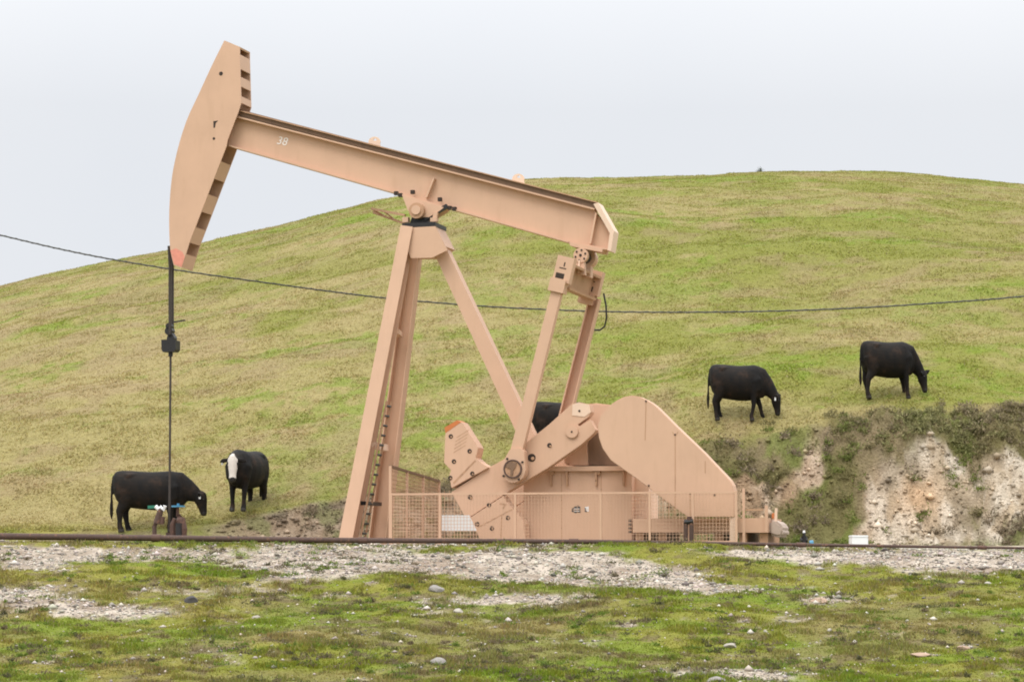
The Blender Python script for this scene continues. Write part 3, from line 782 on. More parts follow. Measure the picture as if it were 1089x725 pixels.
# ---- crank arms + counterweights
cl0, cl1 = -1.26, -.98
arm_px = [(480, 523), (496, 552), (543, 521), (581.6, 498), (619, 472), (631, 461), (633.7, 457), (630.5, 452), (627.5, 446), (616.5, 453), (614.5, 451.5), (626, 443), (629, 438), (627.5, 430), (616, 427.5), (607, 430), (594, 442), (584, 451), (559, 471), (534.5, 489), (519.6, 497)]
wt_hi = [(474.6, 460.3), (491, 449), (492, 448.6), (509.6, 476), (507, 487), (513, 492.5), (520.8, 497), (481, 519), (478.6, 505.5), (480.5, 500), (473, 492)]
wt_lo = [(497, 552.8), (536.4, 527), (539, 533), (552, 548), (557.7, 556), (560, 579), (513, 579), (508, 566)]
tip = [(474.6, 460.3), (473.7, 454.5), (487, 446.8), (491, 448.8)]
def crank(lat0, lat1, sgn, detail):
    s0 = -1.26; wn0, wn1 = (lat0 - .07, lat1 + .12)
    m = MB(); m.prism(OUT(arm_px, s0), lat0, lat1); arm = m.build('crank_arm', T, pump, bevel=.006)
    for pts in ((wt_hi, wt_lo) if detail else (wt_lo,)):
        m = MB(); m.prism(OUT(pts, s0), wn0, wn1); w_ = m.build('counterweight', T, arm, bevel=.008)
        if detail:
            m = MB()
            if pts is wt_hi:
                m.prism(OUT([(482.5, 513), (506, 489), (507.2, 490), (484, 514.5)], s0), wn0 - .004, wn0 - .0005)
                for k in range(5): m.prism(OUT([(483 + k * .8, 481 - k * 4), (496 + k * .8, 473 - k * 4), (496.2 + k * .8, 473.6 - k * 4), (483.2 + k * .8, 481.6 - k * 4)], s0), wn0 - .003, wn0 - .0005)
            else:
                m.prism(OUT([(509, 560), (545, 541), (545.5, 542), (509.5, 561)], s0), wn0 - .004, wn0 - .0005)
                m.prism(OUT([(534, 548), (535, 548), (534, 574), (533, 574)], s0), wn0 - .004, wn0 - .0005)
                m.prism(OUT([(533, 534), (540, 536), (536, 541), (535, 540), (537, 537), (532, 536)], s0), wn0 - .004, wn0 - .0005)
            m.build('casting_seam', TD, w_)
            holes = [(480.4, 464), (500.3, 479.6), (483.7, 490.6), (503.2, 503.5), (479.8, 508)] if pts is wt_hi else [(508.5, 557), (524, 561.6), (541, 550.4), (521, 536.8)]
            for hx, hy in holes:
                x, z = U(hx, hy, s0); m = MB(); m.disc(x, z, .048, wn0 - .005, wn0 - .0005, 14); h_ = m.build('bolt_hole_shade', M['hole'], w_)  # flat dark disc, hole shade put into its colour
                m = MB(); m.disc(x + .012, z - .010, .018, wn0 - .022, wn0 - .0055, 8); m.build('bolt', TD, h_)
    if detail:
        m = MB(); m.prism(OUT(tip, s0), wn0, wn1); m.build('orange_tip', M['orange'], arm)
        for hx, hy, r_ in ((565.5, 486.5, .085), (584.3, 473.3, .05), (500, 528.4, .05)):
            x, z = U(hx, hy, s0); m = MB(); m.disc(x, z, r_, lat0 - .005, lat0 - .0005, 16); h_ = m.build('pin_hole_shade', M['hole'], arm)  # raised dark disc painted as shade in the pin hole
            m = MB(); m.disc(x + .025, z - .015, r_ * .42, lat0 - .03, lat0 - .0055, 10); m.build('bolt', TD, h_)
        x, z = U(608.6, 459, s0); m = MB(); m.disc(x, z, .135, lat0 - .05, lat0 - .0005); h_ = m.build('hub_boss', T, arm, bevel=.01)
        m = MB(); m.disc(x, z, .02, lat0 - .06, lat0 - .051, 8); m.build('bolt', M['hole'], h_)
        m = MB(); m.prism(OUT([(609, 430), (615, 428), (627, 430.3), (628.4, 438), (622, 443), (608.5, 441.5)], s0), lat0 - .012, lat0 - .0005); h_ = m.build('pale_hub_patch', TP, arm)  # paler patch on the hub end of the arm
        x, z = U(616.3, 436.8, s0); m = MB(); m.disc(x, z, .025, lat0 - .02, lat0 - .0125, 8); m.build('bolt', M['hole'], h_)
    return arm
crank(-1.26, -.98, 1, True)
crank(.98, 1.26, -1, False)

# ---- gear reducer + house
hn = -.82
m = MB()
gx, gz = U(640, 452, -.6)
m.prism(OUT([(600, 494), (600, 470), (606, 440), (618, 430), (634, 428.5), (648, 430), (660, 438), (668, 470), (668, 494)], -.6), -.6, .6)
gear = m.build('gear_reducer', T, pump, bevel=.03)
m = MB(); m.prism(OUT([(606, 494.5), (606, 471), (624, 466), (625.5, 494.5)], -.68), -.68, -.605); m.build('side_rib', T, gear)
m = MB(); x, z = U(609, 459, -.9); m.tube([(x, -.99, z), (x, .99, z)], .17, 20); m.build('crankshaft', TD, gear)
m = MB(); m.prism(OUT([(626, 494.5), (626, 458), (646, 462), (660, 494.5)], -.64), -.64, -.605); m.build('gap_shade', M['rail_brown'], gear)  # dark brown plate painted in for the shade of an open gap
m = MB(); m.prism(OUT([(557, 580), (557, 500.5), (672, 500.5), (672, 580)], hn), hn, .82)
house = m.build('base_housing', T, pump)
m = MB(); a = U(580, 495.8, hn - .1); b_ = U(668, 500.3, hn - .1); m.box(a[0], b_[0], hn - .1, .9, b_[1] + .003, a[1]); m.build('shelf', T, house)
for px in (584, 601, 632, 661):
    m = MB(); x, z = U(px, 501, hn - .08); m.prism([(x, z - .003), (x + .05, z - .003), (x + .05, z - .30), (x + .02, z - .30)], hn - .07, hn - .003); m.build('bracket', TD, house)
for px, py in ((588, 503), (637, 502.5), (603, 502)):
    m = MB(); x, z = U(px, py, hn); m.disc(x, z, .04, hn - .06, hn - .003, 10); m.build('pipe_stub', TD, house)
for px in (596.8, 639):
    m = MB(); a = U(px, 503, hn); b_ = U(px + .8, 579, hn); m.box(a[0], b_[0], hn - .006, hn - .001, b_[1], a[1]); m.build('panel_seam', TD, house)
m = MB(); m.prism(OUT([(672.5, 580), (672.5, 505), (690, 512), (690, 580)], -.5), -.5, .5); m.build('end_panel', TP, house)
m = MB(); m.prism(OUT([(608, 543.5), (608, 541), (611, 538.5), (614.5, 537), (617.6, 538.6), (617.8, 545.3), (615, 544.6), (612, 545.6)], hn), hn - .006, hn - .001); dc = m.build('decal', M['darkgrey'], house)
m = MB()
for y0 in (540.4, 542.8): m.prism(OUT([(610.5, y0 + .7), (610.5, y0), (616.4, y0), (616.4, y0 + .7)], hn), hn - .009, hn - .0065)
m.build('decal_lettering', M['whitemark'], dc)
m = MB(); m.prism(OUT([(622, 543.6), (622, 539), (626, 538), (626, 543.6)], hn), hn - .006, hn - .001); dc = m.build('decal', M['white'], house)
m = MB(); m.prism(OUT([(622, 544), (622, 539.6), (623.2, 540), (623.2, 542.6), (624.4, 543.2), (624.4, 544)], hn), hn - .009, hn - .0065); m.build('decal_lettering', M['darkgrey'], dc)

# ---- belt guard
gl = -1.78
guard_px = [(635.5, 452), (637, 466), (641, 477), (649.7, 489.4), (677, 509), (706.8, 531.6), (731.6, 549.5), (781, 549.5), (780.6, 522), (779, 516), (776, 510.5), (749, 482), (716.7, 451), (699.3, 433.6), (693, 428.5), (687, 425), (680, 421.6), (672, 420.4), (664, 421.7), (657, 425), (651, 429), (646, 433.6), (638.5, 442)]
m = MB(); m.prism(OUT(guard_px, gl), gl, gl + .42); guard = m.build('belt_guard', T, pump, bevel=.012)
m = MB()
for (x0, y0), (x1, y1) in (((687, 427), (686, 468)), ((718, 464), (718, 549)), ((750, 490), (750, 503)), ((734, 525), (734, 549)), ((718, 464), (715, 459)), ((718, 464), (721, 459))):
    a, b_ = U3(x0, y0, gl - .003), U3(x1, y1, gl - .003); m.bar(a, b_, .016, .004)
m.bar(U3(695, 522.6, gl - .003), U3(780, 523.5, gl - .003), .016, .004)
m.build('panel_seam', TD, guard)
for px, py in ((687, 426.5), (718, 462), (690, 516), (734, 524), (760, 526)):
    m = MB(); x, z = U(px, py, gl); m.disc(x, z, .02, gl - .012, gl - .001, 8); m.build('bolt', M['hole'], guard)
m = MB(); a = U(776, 549, gl + .03); b_ = U(781, 581, gl + .03); m.box(a[0], b_[0], gl + .03, gl + .2, b_[1], a[1]); m.build('guard_post', TP, guard)
m = MB(); a = U(731, 549, gl + .35); b_ = U(735, 581, gl + .35); m.box(a[0], b_[0], gl + .28, gl + .4, b_[1], a[1]); m.build('guard_post', T, guard)

# ---- motor skid
ml = -1.3
m = MB(); m.prism(OUT([(673, 566), (673, 551), (817, 550.6), (817, 566)], ml), ml, .5); skid = m.build('motor_skid', T, pump)
for px in (676, 700, 760, 786, 808):
    m = MB(); a = U(px, 566.5, ml + .1); x1 = a[0] + .16; m.box(a[0], x1, ml + .1, .4, -.02, a[1]); m.build('skid_leg', TD, skid)
for k in range(4):
    m = MB(); a = U(668.6, 552 + k * 3.9, hn); b_ = U(671.6, 554.6 + k * 3.9, hn); m.box(a[0], b_[0], hn - .008, hn - .001, b_[1], a[1]); m.build('vent_slot', M['black_steel'], house)
m = MB(); m.bar(U3(815, 566, ml - .03), U3(815, 537, ml - .03), .06, .05); m.build('skid_stanchion', T, skid)
m = MB(); m.bar(U3(825, 556, ml + .3), U3(825.5, 540, ml + .3), .05, .05); m.build('skid_stanchion', TP, skid)
m = MB(); m.prism(OUT([(821, 551), (820.7, 546), (822.3, 545), (822.6, 551)], ml + .4), ml + .4, ml + .6); m.build('orange_tip', M['orange'], skid).name = 'warning_cap'
m = MB(); m.prism(OUT([(817.6, 568), (817.6, 553), (824, 552.5), (830, 557), (833.5, 563), (832, 570), (826, 571)], ml + .1), ml + .1, ml + 1.0); m.build('wrapped_motor_end', M['bag'], skid, bevel=.05)

# ---- hanging hose at the far equalizer end
m = MB(); pts = [(642, 312), (644.5, 325), (645, 338), (643, 347), (638, 351), (632, 351)]
m.tube([U3(a_, b_, 1.6) for a_, b_ in pts], .02, 8); m.build('hose', M['black_steel'], pump)

# ------------------------------------------------------------------ guard fence (own thing)
fence = empty('mesh_fence', toworld(-1.5, -2.2, 0), -YAW)
tag(fence, 'low tan wire mesh guard fence round the base of the pumpjack', 'fence')
FO = Vector((-1.5, -2.2, 0))
def shift(m): m.v = [tuple(Vector(v) - FO) for v in m.v]; return m
fl_ = -2.2
xa, zt0 = U(415.5, 523, fl_); xb_, zt1 = U(783, 523.5, fl_); ztop = (zt0 + zt1) / 2
m = MB(); m.box(xa, xb_, fl_ - .02, fl_ + .02, ztop - .04, ztop); shift(m).build('top_rail', T, fence)
m = MB(); m.box(xa, xb_, fl_ - .02, fl_ + .02, .03, .07); shift(m).build('bottom_rail', T, fence)
def mesh_panel(p0, p1, h0, h1, step, name='mesh_panel', w=.007, mat=T):
    m = MB(); L_ = (Vector(p1) - Vector(p0)).length; n_ = int(L_ / step)
    for k in range(n_ + 1):
        t_ = k / n_; p = Vector(p0).lerp(Vector(p1), t_); hh = h0 + (h1 - h0) * t_
        m.bar(p + Vector((0, 0, .05)), p + Vector((0, 0, hh)), w, w)
    nz = int(max(h0, h1) / step)
    for k in range(1, nz):
        f_ = k / nz
        m.bar(Vector(p0) + Vector((0, .0, h0 * f_)), Vector(p1) + Vector((0, .0, h1 * f_)), w, w, ref=(0, 0, 1))
    return shift(m).build(name, mat, fence)
mesh_panel((xa, fl_, 0), (xb_, fl_, 0), ztop, ztop, .068)
nposts = [415.5, 468, 548, 639, 691, 737, 783]
for px in nposts:
    x, _ = U(px, 550, fl_); w_ = .022 if px not in (415.5,) else .035
    m = MB(); m.box(x - w_, x + w_, fl_ - .024, fl_ + .024, -.02, ztop + .004); shift(m).build('fence_post', T, fence)
# taller side panels going back
sa = U3(415, 495.5, -1.9); sb = U3(467, 511.5, 2.0)
mesh_panel((sa.x, -1.9, 0), (sb.x, 2.0, 0), sa.z, sb.z, .085, w=.010, mat=TD)
m = MB(); m.bar(sa, sb, .05, .05, ref=(0, 0, 1)); shift(m).build('top_rail', M['rail_brown'], fence)
for t_ in (0.004, .33, .66, 1):
    p = sa.lerp(sb, t_); m = MB(); m.bar((p.x, p.y, -.02), (p.x, p.y, p.z + .01), .05, .05); shift(m).build('fence_post', T, fence)
# rear panel
mesh_panel((sb.x, 2.0, 0), (sb.x + 6, 2.0, 0), sb.z - .2, sb.z - .2, .12, w=.010, mat=TD)
# right tall post
x, z = U(791, 519, -1.85); m = MB(); m.box(x - .025, x + .025, -1.9, -1.85, -.02, z); shift(m).build('fence_post', T, fence)
x2_, _ = U(812, 545, -1.85); m = MB(); m.box(x + .042, x2_, -1.87, -1.83, U(800, 541, -1.85)[1] - .03, U(800, 541, -1.85)[1]); shift(m).build('top_rail', TD, fence)

# white sheet behind the mesh
sg = MB(); pts = OUT([(470, 564), (470, 547.5), (499, 547.5), (507, 564)], -1.95)
x0 = pts[0][0]
sg.prism([(a - x0, b) for a, b in pts], -.012, .012)
sign = empty('white_sheet', toworld(x0, -1.95, 0), -YAW)
tag(sign, 'white panel leaning behind the wire mesh at the left of the pumpjack base', 'panel')
sg.build('sheet', M['white'], sign)
m = MB()
for k in (0, .62): m.bar((.05 + k, .03, 0), (.05 + k, .03, pts[0][1]), .03, .03)
m.build('stake', M['rail_brown'], sign)

# dark pipe stand in front of the belt guard
p = U3(732, 578, -2.35); st = empty('pipe_stand', toworld(p.x, p.y, 0), -YAW)
tag(st, 'dark steel twin pipe stub standing in front of the belt guard', 'pipe stub')
def loc(px, py, lat): return U3(px, py, lat) - Vector((p.x, p.y, 0))
for px in (729.3, 735.4):
    m = MB(); a = loc(px, 582, -2.35); b_ = loc(px, 555, -2.35); m.tube([a, b_], .045, 10); m.build('riser', M['rust'], st)
m = MB(); m.tube([loc(728, 555, -2.35), loc(737, 554, -2.35)], .055, 10); m.build('cross_pipe', M['black_steel'], st)
m = MB(); m.tube([loc(733, 554, -2.35), loc(733.4, 549, -2.35)], .05, 10); m.build('valve_cap', M['rust_warm'], st)

# ------------------------------------------------------------------ wellhead
wx0, _ = U(181, 575, 0)
wh = empty('wellhead', toworld(xb[0], 0, 0), -YAW)
tag(wh, 'rusty wellhead with blue and green valve handles under the horse head', 'wellhead')
W0 = Vector((xb[0], 0, 0))
def wl(px, py, lat=0): return U3(px, py, lat) - W0
m = MB(); m.tube([wl(180.3, 582), wl(180.3, 570)], .14, 16); m.tube([wl(180.3, 571), wl(180.3, 569)], .2, 16); m.build('casing_head', M['rust'], wh, smooth=False)
m = MB(); m.tube([wl(180.2, 570), wl(180.2, 566)], .08, 12); m.build('stuffing_box', M['rust'], wh)
m = MB(); m.tube([wl(164.5, 582, -.2), wl(164.2, 560, -.2), wl(165.5, 556, -.2), wl(169, 553, -.2)], .05, 10); m.tube([wl(167, 556, -.2), wl(171, 541, -.2)], [.085, .065], 10); m.build('bleed_riser', M['rust'], wh)
m = MB(); m.tube([wl(172, 557, -.2), wl(173, 549, -.2)], .055, 10); m.build('gauge_body', M['rust_warm'], wh)
m = MB(); m.tube([wl(165.5, 538, -.22), wl(168.5, 541, -.22), wl(171, 539, -.22), wl(174, 541.5, -.22), wl(175.5, 537.5, -.22)], .045, 8); m.build('white_fitting', M['white'], wh)
m = MB(); m.bar(wl(157.5, 539, -.2), wl(166, 538.6, -.2), .065, .05); m.build('green_handle', M['green'], wh)
m = MB(); m.tube([wl(184, 582, -.1), wl(183.5, 558, -.1), wl(186, 551, -.1)], [.07, .065, .045], 12); m.tube([wl(193, 582, -.15), wl(194.5, 562, -.15), wl(192, 552, -.15), wl(189.5, 547, -.15)], [.08, .10, .10, .045], 12); m.build('flow_tee', M['rust_warm'], wh)
m = MB(); m.tube([wl(190.5, 581, -.25), wl(190, 556, -.25)], .07, 10); m.build('valve_body', M['black_steel'], wh)
m = MB(); m.tube([wl(189, 549, -.1), wl(189, 539, -.1)], .035, 8); m.build('valve_stem', M['rust_warm'], wh)
m = MB(); a = wl(189.5, 538, -.1); m.tube([a + Vector((0, 0, -.02)), a + Vector((0, 0, .015))], .15, 18); m.tube([a + Vector((0, 0, .015)), a + Vector((0, 0, .06))], .03, 8); m.build('blue_handwheel', M['blue'], wh)

# ------------------------------------------------------------------ flowline pipe along the pad edge
m = MB()
pp = []
for px, py in ((-500, 566.5), (-120, 569.4), (0, 570), (100, 571), (220, 572.6), (330, 574.0), (420, 574.6), (540, 575.2), (640, 575.8), (740, 577.3), (820, 578.6), (900, 579.8), (1000, 581.3), (1089, 582.5), (1250, 585), (1600, 589)):
    d = ray(px, py); Yp = 55.7 - .0004 * (px - 500) if px < 500 else 55.7 - .0012 * (px - 500)
    s_ = Yp / d.y; pp.append(CAM + d * s_)
o = pp[5].copy(); m.tube([q_ - o for q_ in pp], [.075 - .0040 * k for k in range(len(pp))], 12)
pipe = m.build('flowline_pipe', M['rust'], None, smooth=True); pipe.location = o
tag(pipe, 'long rusty brown steel pipe lying along the edge of the gravel pad', 'pipe')

for f_ in (3.55, 5.62, 7.7, 10.4, 12.5):
    k = int(f_); a_ = pp[k].lerp(pp[k + 1], f_ - k) - o; t_ = (pp[k + 1] - pp[k]).normalized(); r_ = .075 - .0040 * f_
    m = MB(); m.tube([a_ - t_ * .09, a_ + t_ * .09], r_ + .014, 12); m.build('pipe_coupling', M['rust_warm'], pipe)

# overhead cable
m = MB(); pts = [(-420, 130), (-200, 200), (-60, 236), (0, 250), (60, 264), (120, 276), (200, 289), (300, 303), (360, 311), (420, 318), (520, 326), (620, 330.6), (700, 332), (800, 331.3), (900, 328), (1000, 322), (1089, 315), (1250, 297), (1500, 255)]
c3 = []
for px, py in pts:
    d = ray(px, py); c3.append(CAM + d * (63.4 / d.y))
# subdivide with Catmull-Rom
def crom(P, n=6):
    out = []
    for i in range(len(P) - 1):
        p0, p1, p2, p3 = P[max(i - 1, 0)], P[i], P[i + 1], P[min(i + 2, len(P) - 1)]
        for k in range(n):
            t = k / n
            out.append(.5 * ((2 * p1) + (p2 - p0) * t + (2 * p0 - 5 * p1 + 4 * p2 - p3) * t * t + (3 * p1 - p0 - 3 * p2 + p3) * t ** 3))
    return out + [P[-1]]
c3 = crom(c3); o = c3[0].copy(); m.tube([q_ - o for q_ in c3], .016, 8)
# a second wire lashed round the first
helix = []
for i in range(len(c3) * 10 - 10):
    a, b_ = c3[i // 10], c3[i // 10 + 1]; q_ = a.lerp(b_, (i % 10) / 10) - o
    ang_ = i * .55; helix.append(q_ + Vector((0, math.cos(ang_) * .016, math.sin(ang_) * .016)))
m.tube(helix, .008, 5)
line = m.build('overhead_cable', M['line'], None, smooth=True); line.location = o
tag(line, 'thin dark twisted cable sagging across the picture behind the pumpjack', 'cable')

# white box and valve at right
def on_ground(px, Yd):
    X_ = (px - CX) / FPX * Yd * 1.003; return Vector((X_, Yd, float(H(np.array([X_]), np.array([Yd]))[0])))
bp = on_ground(911, 58.0)
wb = empty('white_box', bp, .12); tag(wb, 'small white box standing beside the pipe at the foot of the pale bank', 'box')
m = MB(); m.box(-.17, .17, -.14, .14, .0, .20); m.build('box_body', M['white'], wb, bevel=.01)
m = MB(); m.box(-.173, .173, -.143, .143, .2015, .245); m.build('lid', M['white'], wb, bevel=.008)
vp = on_ground(856, 58.2)
vv = empty('valve_post', vp, 0); tag(vv, 'short black valve with a blue cap standing right of the motor skid', 'valve')
m = MB(); m.tube([(-.05, 0, -.03), (-.05, 0, .2)], .06, 10); m.tube([(-.05, 0, .2), (-.05, 0, .27)], .035, 8); m.tube([(-.13, 0, .12), (.02, 0, .12)], .05, 10); m.build('valve_body', M['black_steel'], vv)
m = MB(); m.tube([(.06, -.02, .04), (.14, -.02, .05)], .07, 12); m.build('blue_cap', M['blue'], vv)
m = MB(); m.tube([(-.05, 0, .27), (-.05, 0, .32)], [.03, .02], 8); m.build('valve_tip', M['white'], vv)

# ------------------------------------------------------------------ stones
def stone_mat(name, c): return plain(name, c, .3, 12, .9, 0, .2)
STM = {'pale': stone_mat('pale_stone', (.37, .34, .29)), 'dark': stone_mat('dark_stone', (.09, .085, .085)), 'grey': stone_mat('grey_stone', (.27, .25, .23)), 'tan': stone_mat('tan_stone', (.38, .27, .20))}
def stone(px, py, wpx, hpx, kind, label, k):
    P = ground_hit(px, py + hpx * .4); sc = P.y / FPX
    bm = bmesh.new(); bmesh.ops.create_icosphere(bm, subdivisions=3, radius=1)
    r_ = random.Random(k)
    offs = [Vector((r_.uniform(-1, 1), r_.uniform(-1, 1), r_.uniform(-1, 1))).normalized() for _ in range(9)]
    cut = [r_.uniform(.55, .95) for _ in offs]
    for v in bm.verts:
        for d, c_ in zip(offs, cut):
            t = v.co.dot(d)
            if t > c_: v.co -= d * (t - c_) * .85
        v.co += Vector((math.sin(v.co.y * 7 + k), math.sin(v.co.z * 6), math.sin(v.co.x * 8))) * .03
        v.co = Vector((v.co.x * wpx * sc * .55, v.co.y * wpx * sc * .6, max(v.co.z, -.5) * hpx * sc * .62))
    me = bpy.data.meshes.new('stone'); bm.to_mesh(me); bm.free()
    me.materials.append(STM[kind])
    o = bpy.data.objects.new('stone', me); COL.objects.link(o); o.location = P + Vector((0, 0, hpx * sc * .06)); o.rotation_euler = (0, 0, r_.uniform(0, .6))
    tag(o, label, 'stone', 'stones lying on the foreground slope')
for k, a in enumerate([
    (203, 636, 14, 11, 'dark', 'dark pointed stone on the grass at left, the darkest stone in the foreground'),
    (463, 624, 19, 10, 'grey', 'large grey stone in grass at the gravel edge, below the left pumpjack legs'),
    (487, 648, 12, 6, 'pale', 'flat pale stone just right of and below the large grey stone'),
    (465, 701, 18, 9, 'grey', 'low grey stone alone in the lower grass, left of centre'),
    (777, 685, 14, 6, 'pale', 'elongated pale stone lying in the lower right grass'),
    (761, 721, 20, 8, 'grey', 'grey stone at the very bottom edge of the picture'),
    (872, 637, 20, 6, 'tan', 'broad flat tan stone in the green grass below the white box'),
    (1024, 687, 14, 7, 'tan', 'rounded reddish-tan stone in the lower right corner grass'),
    (979, 695, 22, 5, 'tan', 'low wide tan stone left of the rounded reddish one'),
    (792, 577, 9, 5, 'pale', 'pale stone lying against the pipe under the motor skid'),
    (291, 574.5, 9, 5, 'pale', 'pale stone resting against the pipe left of the pumpjack legs'),
    (272, 655, 9, 5, 'pale', 'small pale stone on the grass right of the dark pointed stone'),
    (814, 670, 5, 4, 'pale', 'tiny pale stone in the grass up and right of the elongated one'),
    (882, 669, 5, 4, 'pale', 'tiny pale stone in the grass under the broad flat tan stone'),
    (1050, 619, 8, 3, 'pale', 'small pale stone at the right just below the gravel track'),
]): stone(*a, k)

# small bush on the crest
cp = None
d = ray(808, 184); best = None
Xc, Yc_ = d.x / d.y * 115.5, 115.5
zc_ = float(H(np.array([Xc]), np.array([Yc_]))[0])
bush = empty('crest_shrub', (Xc, Yc_, zc_)); bush.scale = (.55, .55, .42); tag(bush, 'tiny dark shrub poking up on the crest of the hill', 'shrub')
n_ = 260; Pq = rng.normal(0, 1, (n_, 3)) * np.array([.13, .13, .12]) + np.array([0, 0, .16])
Pq[:60] = rng.normal(0, 1, (60, 3)) * np.array([.03, .03, .12]) + np.array([.06, 0, .34])
d1 = rng.normal(0, 1, (n_, 3)); d1 /= np.linalg.norm(d1, axis=1)[:, None]; d2 = rng.normal(0, 1, (n_, 3))
V = np.stack([Pq - d2 * .02, Pq + d2 * .02, Pq + d1 * .09], 1).reshape(-1, 3)
fo_ = tri_mesh('foliage', V, 3, [(0, 1, 2)], np.array([.05, .07, .025]) * rng.uniform(.6, 1.4, (n_, 1)), lm); fo_.parent = bush
m = MB(); m.tube([(0, 0, -.1), (.02, 0, .2), (.06, 0, .42)], [.03, .02, .008], 6); m.build('stem', M['rust'], bush)

# ------------------------------------------------------------------ cattle
hm_, nt, bs = node_mat('black_hide', 0.7, 0, 0.18)
tcx = N(nt, 'ShaderNodeTexCoord').outputs['Object']
n1 = noise(nt, tcx, 3.0, 4); n2 = noise(nt, tcx, 45, 3, .7)
cc_ = ramp(nt, n1, [(.40, (.0065, .006, .006)), (.56, (.013, .0095, .0075)), (.72, (.036, .021, .014))])
nt.links.new(cc_, bs.inputs['Base Color']); bump(nt, bs, n2, .35, .01)
whide = plain('white_face_hide', (.62, .57, .52), .12, 14, .8, 0, .2)
hoofm = plain('hoof_horn', (.03, .025, .02), .3, 20, .5)
eyem = plain('dark_eye', (.01, .008, .008), .1, 5, .15)
muzm = plain('dark_muzzle', (.016, .014, .015), .2, 20, .4)

def loft(m, rings, n=14):
    """rings: (centre, half width, half height, lateral axis or None) ; elliptical sections"""
    vs = []; fs = []; k = len(rings)
    for i, (c_, hw, hh, lat) in enumerate(rings):
        c_ = Vector(c_); t = (Vector(rings[min(i + 1, k - 1)][0]) - Vector(rings[max(i - 1, 0)][0])).normalized()
        if lat == 'X': t = Vector((1, 0, 0)); lat = None
        lat = Vector(lat) if lat else Vector((0, 1, 0)); lat = (lat - t * lat.dot(t)).normalized(); up = t.cross(lat)
        for j in range(n):
            a = 2 * math.pi * j / n
            vs.append(c_ + lat * (hw * math.cos(a)) + up * (hh * math.sin(a)))
    for i in range(k - 1):
        for j in range(n):
            jj = (j + 1) % n; fs.append((i * n + j, i * n + jj, (i + 1) * n + jj, (i + 1) * n + j))
    fs.append(tuple(range(n - 1, -1, -1))); fs.append(tuple(range((k - 1) * n, k * n)))
    m.add(vs, fs)

